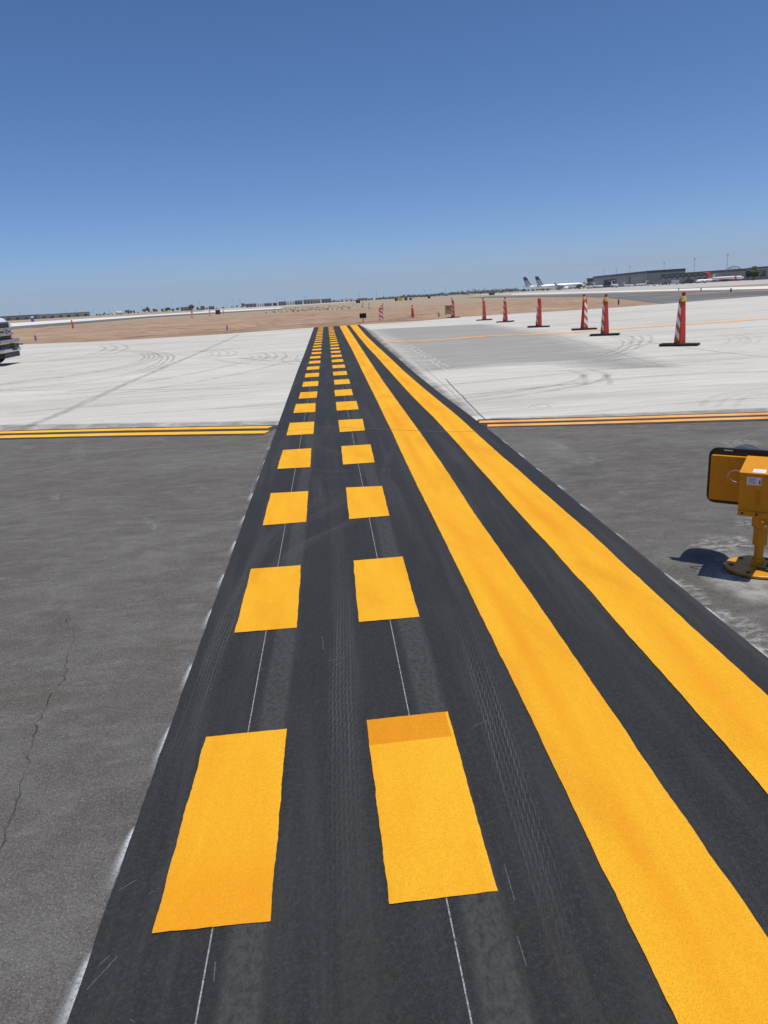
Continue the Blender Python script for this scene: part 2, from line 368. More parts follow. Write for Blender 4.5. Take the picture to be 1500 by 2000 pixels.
# right taxiway, pale strip and apron
TXT = [Vector((118, 92)), Vector((56.5, 93.5)), Vector((58.5, 113)), Vector((60.5, 137)), Vector((61, 157)), Vector((61.5, 190)), Vector((66, 271)), Vector((70, 330))]
TXB = [Vector((100, 97.5)), Vector((60, 77.6)), Vector((38, 63.7)), Vector((31.9, 60.8)), Vector((26.1, 57.6)), Vector((27.6, 62.6)), Vector((31.9, 77.7)), Vector((36.7, 96)), Vector((42.3, 119)), Vector((45.1, 144)), Vector((52.4, 221)), Vector((60, 330))]
sheet('taxiway', TXB + TXT[::-1], -.012, M['far_asphalt'])
sheet('concrete_strip', [G(1000, 576), G(1100, 573.5), G(1300, 568), G(1400, 566), G(1500, 563.8), Vector((140, 102)), Vector((150, 137)), G(1500, 558.2), G(1400, 561.6), G(1300, 565), G(1100, 571), G(1000, 574)], -.02, M['far_concrete'])
sheet('apron', [Vector((86, 350)), Vector((101, 318)), Vector((86, 188)), Vector((152, 140)), Vector((700, 140)), Vector((900, 900)), Vector((190, 1000)), Vector((120, 600))], -.03, M['apron_and_mirage'])
sheet('painted_mirage', [far(395, 420), far(520, 470), far(665, 600), far(700, 1100), far(400, 1100)], -.03, M['apron_and_mirage'])  # pale flat sheet painting the whitish mirage glare below the middle horizon buildings
# infield soil with real ridges
def smooth(a, b, x): t = max(0, min(1, (x-a)/(b-a))); return t*t*(3-2*t)
def seg_d(p, line):
    best = 1e9
    for a, b in zip(line, line[1:]):
        ab = b-a; t = max(0, min(1, (p-a).dot(ab)/ab.length_squared)); best = min(best, (p-a-ab*t).length)
    return best
mb = MB(); vs = []; fs = []; NX, NY = 300, 130
for j in range(NY):
    s_ = -.25 + 118*((j/(NY-1))**2.1)
    for i in range(NX):
        x = -62 + 112*i/(NX-1); e = at_x(EDGE, x); y = e + s_; p = Vector((x, y))
        k = smooth(.05, 1.6, s_) * (1-smooth(70, 118, s_)) * smooth(.5, 6, seg_d(p, RWN)) * smooth(.5, 5, seg_d(p, TXB[3:]))
        inside = (x < -50 and y > 120 and seg_d(p, RWN) < 60) or (x > at_x([Vector((b.y, b.x)) for b in TXB[4:]], y) and y > 57.7)
        h = .09*noise.noise(Vector((x*.10, y*.45, 0))) + .16*abs(noise.noise(Vector((x*.22+y*.08, y*.75, 5)))) + .05*noise.noise(Vector((x*.8, y*1.7, 9)))
        h += .10*math.exp(-((x-1)/9)**2-((y-60)/6)**2)*noise.noise(Vector((x*.5, y*.5, 2)))
        z = -.025 + .045*smooth(.1, .8, s_)*k + k*h*1.4
        if inside: z = -.075
        vs.append((x, y, max(z, -.09)))
for j in range(NY-1):
    for i in range(NX-1): fs.append((j*NX+i, j*NX+i+1, (j+1)*NX+i+1, (j+1)*NX+i))
mb.add(vs, fs); struct('infield_dirt', mb, M['dirt'], smooth=True, angle=180)

# ------------------------------------------------------------------ the holding position marking: black band, dashes, solid lines, chalk
BL = [G(*p) for p in ((613, 640), (594, 693), (582, 720), (567, 763.5), (552, 804), (534, 855), (499, 950), (437, 1125), (375, 1300), (332.5, 1415.5), (259, 1629), (196, 1797), (133, 2000))]
BR = [G(*p) for p in ((703, 634.5), (733, 661.5), (774, 696), (810, 729), (855, 765), (900, 797), (963, 844), (1000, 876), (1050, 917), (1100, 957), (1153, 1003), (1217, 1053), (1267, 1093), (1317, 1137), (1367, 1178), (1400, 1205), (1500, 1284))]
S1L = [G(*p) for p in ((662.4, 635.8), (672, 654), (690, 687), (708, 726), (723, 756), (738, 786), (750, 813), (766.5, 843), (780, 876), (792, 902), (817, 955), (840, 997), (860, 1040), (880, 1080), (900, 1120), (955, 1237), (1000, 1324), (1038, 1402), (1075, 1485), (1119, 1576), (1168, 1688), (1210, 1758), (1252, 1856), (1297, 1944), (1325, 2000))]
S1R = [G(*p) for p in ((675.6, 635.4), (690, 655.5), (705, 679.5), (726, 711), (747, 744), (765, 768), (786, 798), (804, 822), (822, 846), (840, 873), (864, 906), (899, 960), (923, 1003), (960, 1050), (987, 1090), (1010, 1120), (1040, 1163), (1078, 1220), (1133, 1300), (1168, 1352), (1210, 1408), (1245, 1468), (1297, 1545), (1332, 1587), (1366, 1636), (1381, 1671), (1420, 1716), (1455, 1765), (1500, 1837))]
S2L = [G(*p) for p in ((683.4, 635.4), (699, 655.5), (717, 678), (738, 699), (756, 720), (780, 747), (801, 771), (822, 792), (849, 815), (870, 840), (900, 873), (927, 906), (957, 937), (983, 970), (1013, 1003), (1040, 1033), (1063, 1053), (1087, 1080), (1113, 1113), (1128, 1131), (1140, 1137), (1163, 1163), (1200, 1215), (1280, 1300), (1315, 1338), (1364, 1398), (1420, 1457), (1458, 1503), (1500, 1557))]
S2R = [G(*p) for p in ((697.5, 635), (714, 655.5), (735, 675), (762, 699), (789, 726), (810, 744), (831, 762), (861, 786), (885, 804), (903, 819), (940, 857), (977, 890), (1017, 920), (1047, 950), (1077, 977), (1107, 1003), (1147, 1033), (1180, 1063), (1210, 1097), (1236, 1121), (1247, 1127), (1273, 1153), (1300, 1177), (1343, 1220), (1434, 1300), (1500, 1360))]
def ylist(a, b):
    ys = []; y = a
    while y < b: ys.append(y); y += .012*max(1, min(6, y/2.2)) if y > 0 else .1
    return ys + [b]
def ribbon(lx, rx, ys, z, ja=.004, seed=0.0, cols=1, mi=0, mb=None, endL=0.0, endR=0.0):
    mb = mb or MB(); vs = []; fs = []; als = []
    for y, a, b in zip(ys, lx, rx):
        a += jit(seed, y, 9, ja) + jit(seed+5, y, 42, ja*.55); b += jit(seed+11, y, 9, ja) + jit(seed+17, y, 42, ja*.55)
        for k in range(cols+1):
            vs.append((a+(b-a)*k/cols, y, z)); u = k/cols; als.append(0.0 if cols == 1 else .75*math.exp(-((u-.38-.10*noise.noise(Vector((y*.5, seed, 0))))/.13)**2)*max(0, min(1, .55+1.6*noise.noise(Vector((y*.45, seed, 8))))))
    c = cols+1
    for i in range(len(ys)-1):
        for k in range(cols): fs.append((i*c+k, i*c+k+1, (i+1)*c+k+1, (i+1)*c+k))
    mb.add(vs, fs, mi, None, als); return mb
BEND = 49.75
BL, BR, S1L, S1R, S2L, S2R = (calm(e) for e in (BL, BR, S1L, S1R, S2L, S2R))
hold = thing('holding_position_marking', 'black painted band across the pavement carrying two dashed and two solid yellow lines', 'road marking')
ys = ylist(-5, BEND)
ribbon(resamp(BL, ys), resamp(BR, ys), ys, 0.0, .003, 1).build('black_band', M['band'], hold, recalc=False)
ys = ylist(-5, BEND-.15)
ribbon(resamp(S1L, ys), resamp(S1R, ys), ys, .004, .0026, 21, 14).build('solid_line', M['yellow'], hold, recalc=False)
ribbon(resamp(S2L, ys), resamp(S2R, ys), ys, .004, .0026, 41, 14).build('solid_line', M['yellow'], hold, recalc=False)
DL = [[(402, 1441), (560, 1425), (528, 1801), (297, 1825)], [(491, 1112), (588, 1105), (580, 1227), (458, 1237)], [(529, 964), (602, 960), (598, 1020), (513, 1027)],
      [(552.6, 879.6), (608, 876), (606, 913), (541.5, 916.5)], [(566, 826.5), (613.8, 824), (612.3, 847.8), (559.5, 851)], [(578, 789.6), (616.5, 787.8), (615.6, 805), (573, 807)]]
DR = [[(716, 1408), (875, 1391), (971, 1742), (761, 1768)], [(690, 1096), (786, 1088), (819, 1206), (701, 1216)], [(675.7, 953), (746, 950), (761, 1008), (682, 1014.7)],
      [(666.6, 872), (723.6, 868.5), (732, 903.6), (670, 908)], [(661, 821), (708, 818.7), (713, 841), (663.6, 844.5)], [(656, 785.7), (696, 783.6), (700.8, 799.8), (658, 802.5)]]
def dash(q, seed, overlap=False, coat=False):                  # q: TL, TR, BR, BL on the ground
    tl, tr, br, bl = q; mb = MB(); nv = 140 if tl.y < 6 else 24; nu = 30 if tl.y < 6 else 8; ja = .0026
    vs = []; fs = []; ms = []; als = []
    for j in range(nv+1):
        t = j/nv; a = bl.lerp(tl, t); b = br.lerp(tr, t)
        a = a + Vector((jit(seed, a.y, 9, ja*1.3)+jit(seed+2, a.y, 45, ja*.6), 0)); b = b + Vector((jit(seed+4, b.y, 9, ja*1.3)+jit(seed+6, b.y, 45, ja*.6), 0))
        for i in range(nu+1):
            p = a.lerp(b, i/nu)
            if j in (0, nv): p = p + Vector((0, jit(p.x, seed+9+j, 30, ja*.8)))
            vs.append((p.x, p.y, .004)); als.append(.55*(1-smooth(.10, .38, t)) if coat else 0.0)
    for j in range(nv):
        for i in range(nu): fs.append((j*(nu+1)+i, j*(nu+1)+i+1, (j+1)*(nu+1)+i+1, (j+1)*(nu+1)+i)); ms.append(1 if overlap and j >= nv*.81 and i < nu-1 else 0)
    mb.add(vs, fs, 0, None, als); mb.m = ms
    return mb.build('yellow_dash', [M['yellow'], M['yellow_dark']], hold, recalc=False)
PER, LEN, W_ = 1.8394, .9067, .305
for col_, (D, x0, y0) in enumerate(((DL, -.5694, 1.5902), (DR, .0489, 1.6076))):
    for i in range(-2, 27):
        if 0 <= i < len(D): q = [G(*p) for p in D[i]]
        else:
            a = y0 + i*PER + rnd.uniform(-.012, .012); b = min(a+LEN, BEND-.1); dx = rnd.uniform(-.008, .008)
            if b-a < .1: continue
            q = [Vector((x0+dx, b)), Vector((x0+W_+dx, b)), Vector((x0+W_+dx, a)), Vector((x0+dx, a))]
        o = dash(q, 100*col_+i*3.3, overlap=(col_ == 1 and i == 0), coat=(col_ == 0 and i == 0))
        if col_ == 1 and i == 0: o['label'] = 'nearest right hand dash with a darker orange strip along its far end'
def line_strip(pts, wd, z, mb=None, al=1.0, feather=True, seed=0.0, wob=0.0, taper=False):
    """A thin ribbon along a polyline; 'cover' fades to the sides, UV is (across, metres along)."""
    mb = mb or MB(); P = []
    for a, b in zip(pts, pts[1:]):
        k = max(1, int((b-a).length/.25))
        P += [a.lerp(b, i/k) for i in range(k)]
    P.append(pts[-1]); vs = []; fs = []; uvs = []; als = []; L = 0.0
    offs = (-1, -.6, .6, 1) if feather else (-1, 1)
    for i, p in enumerate(P):
        t = (P[min(i+1, len(P)-1)]-P[max(i-1, 0)]).normalized(); nrm = Vector((-t.y, t.x))
        if i: L += (p-P[i-1]).length
        c = p + nrm*wob*noise.noise(Vector((L*1.7, seed, 0)))
        e = min(1, i/4, (len(P)-1-i)/4) if taper else 1
        for o in offs:
            q = c + nrm*o*wd/2; vs.append((q.x, q.y, z)); uvs.append((o*.5+.5+1e-4, L+.01)); als.append((al if (abs(o) < 1 or not feather) else 0.0)*e)
    n = len(offs)
    for i in range(len(P)-1):
        for k in range(n-1): fs.append((i*n+k, i*n+k+1, (i+1)*n+k+1, (i+1)*n+k))
    mb.add(vs, fs, 0, uvs, als); return mb
for x in (-.412, .203):
    line_strip([Vector((x+.004, -4)), Vector((x, 8)), Vector((x-.005, BEND))], .0046, .0015).build('chalk_line', M['chalk'], hold, recalc=False)
# worn tread prints and wheel smears on the band
mb = MB(); zz = .0018
for x0, wd, y0, y1, al in ((-.325, .13, -3, 20, 1.0), (.285, .14, -3, 24, 1.0), (-.05, .12, -3, 9, .4), (.62, .14, -1, 12, .4)):
    line_strip([Vector((x0, y0)), Vector((x0+.02, (y0+y1)/2)), Vector((x0-.01, y1))], wd, zz, mb, al, True, x0, .012); zz += .0001
tag(mb.build('wheel_smears', M['smear'], recalc=False), 'grey worn wheel smears running along the black band', 'tyre marks', kind='stuff')
mb = MB(); zz = .0026
TR = [[(300, 1650), (345, 1500), (400, 1330), (455, 1180), (520, 1050), (640, 960)], [(405, 1320), (480, 1150), (600, 1060), (760, 985), (835, 955)], [(470, 1085), (560, 1040), (660, 985), (700, 930)],
      [(505, 900), (640, 922), (780, 918), (900, 905)], [(490, 930), (640, 935), (800, 930)], [(520, 1000), (500, 960), (515, 900), (545, 860)], [(600, 1010), (625, 970), (612, 925), (600, 905)],
      [(1130, 2000), (1090, 1800), (1010, 1550), (960, 1390), (890, 1180)], [(420, 1260), (500, 1180), (560, 1120)], [(360, 1500), (395, 1380), (440, 1280)], [(680, 1900), (672, 1600), (668, 1350), (668, 1100)], [(850, 1050), (790, 1000), (750, 930), (770, 860)],
      [(560, 850), (640, 880), (720, 905), (800, 940)], [(860, 870), (905, 900), (925, 940), (930, 990)], [(655, 700), (700, 712), (760, 722)], [(610, 740), (690, 752), (770, 748), (830, 742)]]
for k, t in enumerate(TR):
    line_strip([G(*p) for p in t], .12 if k not in (3, 4) else .08, zz, mb, .9 if k < 9 else .7, True, k, .01, True); zz += .00006
tag(mb.build('tread_prints', M['tread'], recalc=False), 'pale tyre tread prints crossing the black band', 'tyre marks', kind='stuff')
line_strip([G(530, 852), G(508, 905), G(484, 978)], .006, -.0008, al=.7).build('chalk_line', M['chalk'], hold, recalc=False)
mb = MB()
for a, b in (((193, 1888), (215, 1868)), ((230, 1742), (268, 1720)), ((290, 1748), (300, 1742)), ((505, 1310), (520, 1306)), ((640, 1292), (675, 1285)), ((418, 1920), (421, 1880)), ((256, 1993), (262, 1999)), ((925, 1420), (952, 1408)), ((985, 1690), (1005, 1760)), ((1010, 1830), (1030, 1890)), ((655, 1300), (668, 1296)), ((520, 1080), (545, 1050)), ((630, 1245), (632, 1270)), ((170, 1935), (230, 1870))):
    line_strip([G(*a), G(*b)], .0035, .0034, mb, .26, True, a[0], .006)
tag(mb.build('scratches', M['chalk'], recalc=False), 'short pale scratches on the near black band', 'scratches', kind='stuff')
# pale overspray along the band edges, at every half metre
mb = MB()
def spray(c, d, nrm, ln, wd, al):
    vs = []; als = []; uvs = []; fs = []; nu = 12
    for i in range(nu+1):
        t = i/nu; e = min(1, t*7)*(1-t)**.8 if True else 1; base = c + d*ln*(t-.5)
        for k, o in enumerate((0, .25, .6, 1)):
            q = base + nrm*wd*o*(.35+.65*t); vs.append((q.x, q.y, -.0005)); als.append(al*e*(1, .8, .25, 0)[k]*(.2+.8*min(1, (1-t)*2.4))); uvs.append((.1, .1))
    for i in range(nu):
        for k in range(3): fs.append((i*4+k, i*4+k+1, (i+1)*4+k+1, (i+1)*4+k))
    mb.add(vs, fs, 0, uvs, als)
yy = -2.2
spr = [1.40, 1.885, 2.44, 2.99, 3.60, 4.15, 4.78, 5.42, 6.12, 6.8, 7.5, 8.3]
for i, y in enumerate(spr + [.9, .4, -.1]):
    x = resamp(BL, [y])[0]; spray(Vector((x-.001, y)), Vector((0, -1)), Vector((-1, 0)), rnd.uniform(.26, .34), rnd.uniform(.035, .055), rnd.uniform(.75, 1))
for i, y in enumerate((2.75, 3.15, 3.6, 4.4, 5.1, 5.7, 6.35, 7.0, 7.7, 2.3, 1.8)):
    x = resamp(BR, [y])[0]; spray(Vector((x+.001, y)), Vector((0, -1)), Vector((1, 0)), rnd.uniform(.22, .34), rnd.uniform(.03, .06), rnd.uniform(.6, .95))
tag(mb.build('paint_overspray', M['spray'], recalc=False), kind='stuff', label='pale overspray smudges along both edges of the black band', cat='paint overspray')

# ------------------------------------------------------------------ edge lines, centreline, joints, tyre marks on the concrete
def line_between(pts, w0, mat, z, name, parent, w1=None, seed=0):
    ys_ = None; mb = MB(); vs = []; fs = []; n = 0; P = []
    for a, b in zip(pts, pts[1:]):
        k = max(1, int((b-a).length/.15)); P += [a.lerp(b, i/k) for i in range(k)]
    P.append(pts[-1])
    for i, p in enumerate(P):
        t = (P[min(i+1, len(P)-1)]-P[max(i-1, 0)]).normalized(); nr = Vector((-t.y, t.x)); k = i/(len(P)-1); ww = w0+((w1 or w0)-w0)*k
        for o in (-1, 1):
            q = p + nr*o*(ww/2 + jit(seed+o*3, i*.15, 3, .008)); vs.append((q.x, q.y, z))
    for i in range(len(P)-1): fs.append((2*i, 2*i+1, 2*i+3, 2*i+2))
    mb.add(vs, fs); return mb.build(name, mat, parent, recalc=False)
def off(pts, d):
    out = []
    for i, p in enumerate(pts):
        t = (pts[min(i+1, len(pts)-1)]-pts[max(i-1, 0)]).normalized(); out.append(p+Vector((-t.y, t.x))*d)
    return out
eg = thing('edge_line_marking', 'double bright yellow edge line on black paint left of the dashed band', 'road marking')
lA = [Vector((-40, 14.75)), G(0, 845), G(250, 839), G(528, 834.5)]; lB = [Vector((-40, 14.3)), G(0, 853.5), G(250, 848), G(522, 844)]
line_between([Vector((-40, 14.55)), G(0, 849.2), G(250, 843.4), G(533, 839.2)], .86, M['black_paint'], -.0005, 'black_backing', eg, .72)
line_between(lA, .20, M['yellow_far'], .003, 'yellow_line', eg, .17); line_between(lB, .27, M['yellow_far'], .003, 'yellow_line', eg, .19)
eg = thing('edge_line_marking', 'double paler orange edge line between concrete and asphalt right of the solid lines', 'road marking')
line_between([G(930, 826.6), G(1200, 821), G(1500, 812.3), Vector((40, 4.4))], .60, M['black_paint'], -.0005, 'black_backing', eg, .62)
line_between([G(936, 824.2), G(1200, 817), G(1500, 808), Vector((40, 4.75))], .155, M['orange_line'], .003, 'orange_line', eg, .175)
line_between([G(952, 831.5), G(1200, 825), G(1500, 816), Vector((40, 4.1))], .145, M['orange_line'], .003, 'orange_line', eg, .175)
cl = thing('taxiway_centreline', 'single orange centreline crossing the far concrete behind the delineators', 'road marking')
line_between([G(747, 669), G(850, 664), G(958, 656), G(1110, 650), G(1197, 643), G(1500, 622.5), Vector((45, 31.5))], .48, M['orange_line'], .002, 'orange_line', cl, .55)
line_strip([G(905, 661), G(965, 656.2)], .14, .004, al=.9).build('worn_seam', M['crack'], cl, recalc=False)
# taxiway lines on the far right taxiway
tl = thing('taxiway_centreline', 'two thin orange lines on the distant dark taxiway at right', 'road marking')
line_between([G(1225, 577), G(1300, 573.8), G(1400, 570.6), G(1440, 568.4), G(1500, 567)], .8, M['orange_line'], -.004, 'orange_line', tl)
line_between([G(1280, 581), G(1350, 575.5), G(1420, 569.6), G(1440, 568)], .5, M['orange_line'], -.002, 'orange_line', tl)
line_between([G(1375, 584.5), G(1430, 580.2), G(1500, 575.4)], .4, M['orange_line'], -.004, 'orange_line', tl)

mb = MB(); z0 = -.0012
def mark(px, wd, al=1.0, reps=1, gap=.22, wob=.03, taper=True):
    global z0
    base = [G(*p) if not isinstance(p, Vector) else p for p in px]
    # smooth the measured line
    for _ in range(3):
        nb = [base[0]]
        for a, b in zip(base, base[1:]): nb += [a.lerp(b, .25), a.lerp(b, .75)]
        base = nb + [base[-1]]
    for k in range(reps):
        line_strip(off(base, (k-(reps-1)/2)*gap), wd, z0, mb, al, True, rnd.random()*99, wob, taper); z0 += .00002
mark([(-40, 757), (0, 751), (187, 727), (267, 712), (300, 699), (292, 690), (261, 685), (200, 683)], .10, .9, 4, .17)
mark([(-40, 766), (53, 758), (187, 742), (300, 722), (332, 700), (322, 691), (290, 686)], .10, .85, 3, .2)
mark([(27, 705), (125, 685), (227, 681), (300, 678)], .18, .6, 2, 1.4)
mark([(27, 709), (170, 699), (232, 682), (222, 674), (190, 672)], .16, .7, 3, .5)
mark([(45, 836), (130, 803), (221, 760), (310, 722), (400, 684), (470, 652)], .12, .75, 2, .09)
mark([(380, 702), (427, 697), (441, 690), (430, 685), (395, 683)], .11, .6, 4, .28)
mark([(470, 686), (500, 690), (511, 695), (508, 700), (480, 704)], .10, .5, 3, .26); mark([(500, 684), (532, 687), (542, 694), (537, 702), (505, 707)], .10, .6, 3, .3); mark([(600, 690), (572, 694), (563, 700), (568, 707), (590, 711)], .10, .5, 2, .4)
mark([(440, 700), (507, 709), (600, 708)], .22, .55, 2, .8); mark([(590, 695), (520, 706), (440, 726), (300, 752), (150, 770)], .2, .6, 2, 1.5)
mark([(0, 676), (250, 672), (480, 664), (600, 660)], .25, .5, 2, 1.6); mark([(60, 795), (250, 775), (420, 765), (560, 752)], .1, .5, 2, 1.3)
mark([(-30, 735), (150, 716), (330, 690), (560, 668)], .18, .5, 2, 1.6); mark([(0, 700), (200, 695), (420, 680), (600, 672)], .2, .45, 2, 1.7)
mark([(0, 692), (260, 690), (430, 694), (590, 700)], .25, .35, 1); mark([(0, 820), (200, 800), (400, 790), (545, 778)], .12, .35, 2, 1.5)
mark([(1130, 722), (1160, 730), (1170, 742), (1165, 752)], .12, .5, 2, .4); mark([(1185, 650), (1225, 660), (1238, 671), (1215, 688), (1150, 706)], .09, .6, 3, .22)
mark([(1250, 655), (1258, 664), (1240, 676), (1180, 690)], .12, .6, 3, .25); mark([(1420, 652), (1447, 660), (1443, 671), (1405, 678)], .09, .35, 3, .24); mark([(1440, 650), (1478, 660), (1460, 674)], .09, .3, 2, .3)
mark([(1255, 666), (1361, 682), (1500, 698)], .09, 1.0, 1, wob=.06); mark([(850, 765), (1000, 750), (1130, 736), (1300, 722), (1500, 716)], .2, .6, 2, 1.5)
mark([(880, 785), (1030, 766), (1150, 745), (1167, 730)], .16, .6, 2, .4); mark([(960, 720), (1150, 716), (1330, 700), (1500, 690)], .22, .55, 2, 1.5)
mark([(1080, 640), (1250, 625), (1500, 604)], .3, .6, 2, 1.8); mark([(1090, 620), (1300, 606), (1500, 594)], .35, .6, 2, 1.8); mark([(1040, 636), (1160, 648), (1300, 652), (1500, 640)], .2, .5, 2, 1.7)
mark([(1400, 795), (1412, 780), (1440, 770), (1500, 764)], .10, .3, 3, .2, .02); mark([(1100, 790), (1300, 772), (1500, 760)], .12, .4, 2, 1.5)
for _ in range(26):
    x = rnd.uniform(-25, -2) if rnd.random() < .5 else rnd.uniform(3, 22); y = rnd.uniform(13, 46); a = rnd.gauss(0, .10); l = rnd.uniform(4, 14); b = rnd.uniform(-1, 1)
    p0 = Vector((x, y)); p1 = Vector((min(max(x+l, -40), -1.6) if x < 0 else x+l, y+l*a))
    if (p1-p0).length > 2: mark([p0, p0.lerp(p1, .5)+Vector((0, b*.4)), p1], rnd.uniform(.12, .3), rnd.uniform(.25, .5), rnd.choice((1, 2)), 1.6)
tag(mb.build('tyre_marks', M['rubber_mark'], recalc=False), 'grey tyre marks curving and looping over the pale concrete', 'tyre marks', kind='stuff')
# joints
mb = MB()
line_strip([G(0, 763), G(450, 759), G(571, 755.5)], .045, -.0006, mb, .6, True, 3, .01)
line_strip([G(960, 843), Vector((1.2, 8.6)), Vector((0, 9.45)), G(537, 845)], .022, .0058, mb, .85, True, 4, .01)
line_strip([G(870, 740), G(940, 812), G(985, 850)], .03, -.0006, mb, .9, True, 5, .02)
line_strip([G(806, 700), G(860, 745), G(925, 805)], .025, -.0007, mb, .35, True, 6, .03)
line_strip([G(1060, 648), G(1300, 716)], .03, -.0006, mb, .5, True, 8, .02)
tag(mb.build('pavement_joints', M['joint'], recalc=False), kind='structure')
def blob(pts, feather, z, mat, name, inner=1.0, mb=None, kind='structure'):
    own = mb is None; mb = mb or MB(); P = [p if isinstance(p, Vector) else G(*p) for p in pts]
    Q = []
    for a, b in zip(P, P[1:]+P[:1]):
        k = max(1, min(24, int((b-a).length/(feather*1.2)))); Q += [a.lerp(b, i/k) for i in range(k)]
    c = sum(Q, Vector((0, 0)))/len(Q); area = sum(Q[i].x*Q[(i+1) % len(Q)].y-Q[(i+1) % len(Q)].x*Q[i].y for i in range(len(Q))); sg = 1 if area > 0 else -1
    n = len(Q); vs = []; al = []
    for i, p in enumerate(Q):
        t = (Q[(i+1) % n]-Q[i-1]).normalized(); nr = Vector((t.y, -t.x))*sg; f = feather*(1+.5*noise.noise(Vector((p.x*1.3/feather*.3, p.y*1.3/feather*.3, 1))))
        vs.append((p.x-nr.x*f*.5, p.y-nr.y*f*.5, z)); al.append(inner)
    for i, p in enumerate(Q):
        t = (Q[(i+1) % n]-Q[i-1]).normalized(); nr = Vector((t.y, -t.x))*sg; vs.append((p.x+nr.x*feather*.6, p.y+nr.y*feather*.6, z)); al.append(0.0)
    mb.add(vs, [tuple(range(n))] + [(i, n+i, n+(i+1) % n, (i+1) % n) for i in range(n)], 0, [(.1, .1)]*len(vs), al)
    if own:
        o = mb.build(name, mat, recalc=False); return tag(o, kind=kind)
blob([(735, 643), (940, 633), (1062, 651), (1180, 688), (1295, 716), (1180, 716), (1090, 708), (1000, 712), (850, 722), (800, 692), (768, 664)], 1.1, -.0022, M['grey_film'], 'grey_pavement_patch', .92)
blob([(540, 829.5), (0, 841), (0, 830), (545, 822)], .12, -.0022, M['grey_film2'], 'grey_pavement_margin', .8)
blob([(705, 636), (725, 645), (830, 735), (930, 812), (912, 812), (820, 738), (716, 650)], .1, -.0018, M['grey_film2'], 'grey_pavement_margin', .9)
blob([(940, 822), (1500, 804), (1500, 796), (1200, 808), (960, 816)], .08, -.0022, M['grey_film2'], 'grey_pavement_margin', .8)
# rows of white dots beside the grey patch
mb = MB()
for k in range(34):
    t = k/33; p = G(790, 673.5).lerp(G(872, 723.5), t); s_ = .026+.008*rnd.random()
    for d_ in ((0, 0), (.15, .04)):
        if rnd.random() < .82:
            q = p+Vector(d_)+Vector((rnd.gauss(0, .02), rnd.gauss(0, .02))); mb.add([(q.x-s_, q.y-s_*1.6, -.0004), (q.x+s_, q.y-s_*1.6, -.0004), (q.x+s_, q.y+s_*1.6, -.0004), (q.x-s_, q.y+s_*1.6, -.0004)], [(0, 1, 2, 3)])
tag(mb.build('layout_dots', M['dot'], recalc=False), 'double row of small white layout dots on the grey concrete patch', 'road marking', kind='stuff')
mb = MB(); c0 = G(1048, 796)
line_strip([c0+Vector((-.35, 0)), c0+Vector((-.1, .05)), c0+Vector((.05, .35)), c0+Vector((.22, .3)), c0+Vector((.2, 0)), c0+Vector((.05, -.06)), c0+Vector((-.02, .12)), c0+Vector((.2, .38)), c0+Vector((.35, .3))], .035, -.0004, mb, .9)
tag(mb.build('chalk_scribble', M['chalk'], recalc=False), 'small white chalk scribble on concrete beyond the right edge line', 'chalk mark')
# cracks, dust and stains on the asphalt
mb = MB()
def crack(px, wd, al, sd):
    P = [G(*p) for p in px]; Q = []
    for a, b in zip(P, P[1:]):
        k = max(2, int((b-a).length/.025)); Q += [a.lerp(b, i/k) for i in range(k)]
    Q = [q+Vector((noise.noise(Vector((q.x*22, q.y*22, sd))), noise.noise(Vector((q.x*22, q.y*22, sd+7)))))*.016 for q in Q]
    vs = []; fs = []; als = []
    for i, p in enumerate(Q):
        t = (Q[min(i+1, len(Q)-1)]-Q[max(i-1, 0)]).normalized(); nr = Vector((-t.y, t.x)); ww = wd*(.45+.9*abs(noise.noise(Vector((i*.12, sd, 2)))))
        for o in (-1, 1): vs.append((p.x+nr.x*o*ww, p.y+nr.y*o*ww, -.001)); als.append(al*.999)
    for i in range(len(Q)-1): fs.append((2*i, 2*i+1, 2*i+3, 2*i+2))
    mb.add(vs, fs, 0, [(.1, .1)]*len(vs), als)
crack([(133, 1200), (128, 1225), (146, 1232), (140, 1262), (132, 1280), (124, 1328), (101, 1352), (84, 1394), (70, 1412), (66, 1440), (52, 1496), (35, 1552), (21, 1600), (-20, 1690)], .0035, .9, 1)
crack([(85, 1055), (130, 1062), (128, 1080), (95, 1110), (90, 1125), (108, 1140), (118, 1180)], .002, .6, 2); crack([(170, 1215), (220, 1232), (235, 1228)], .002, .7, 3); crack([(280, 1242), (330, 1230), (370, 1222)], .0025, .5, 4)
crack([(1345, 1105), (1362, 1118), (1367, 1130), (1390, 1142), (1440, 1155), (1500, 1162)], .0016, .8, 5); crack([(1200, 940), (1240, 970), (1290, 985), (1330, 1010)], .002, .5, 6); crack([(1060, 860), (1090, 850), (1150, 858)], .003, .5, 9)
crack([(1250, 1030), (1290, 1040), (1345, 1052)], .002, .4, 7)
tag(mb.build('asphalt_cracks', M['crack'], recalc=False), kind='structure')
blob([(1395, 1090), (1440, 1078), (1500, 1076), (1580, 1090), (1600, 1130), (1540, 1180), (1470, 1176), (1400, 1150), (1372, 1120)], .08, -.0026, M['pad'], 'grout_pad', .95)
mb = MB()
blob([(1345, 1068), (1380, 1050), (1450, 1046), (1470, 1064), (1440, 1076), (1380, 1078)], .05, -.0024, None, '', .95, mb); blob([(1365, 1185), (1420, 1190), (1500, 1230), (1540, 1270), (1500, 1290), (1430, 1225)], .05, -.00235, None, '', .9, mb)
blob([(1430, 1018), (1460, 1010), (1500, 1014), (1500, 1024), (1440, 1026)], .03, -.0023, None, '', .7, mb); blob([(1290, 1140), (1330, 1130), (1370, 1150), (1400, 1200), (1360, 1180)], .04, -.00225, None, '', .7, mb)
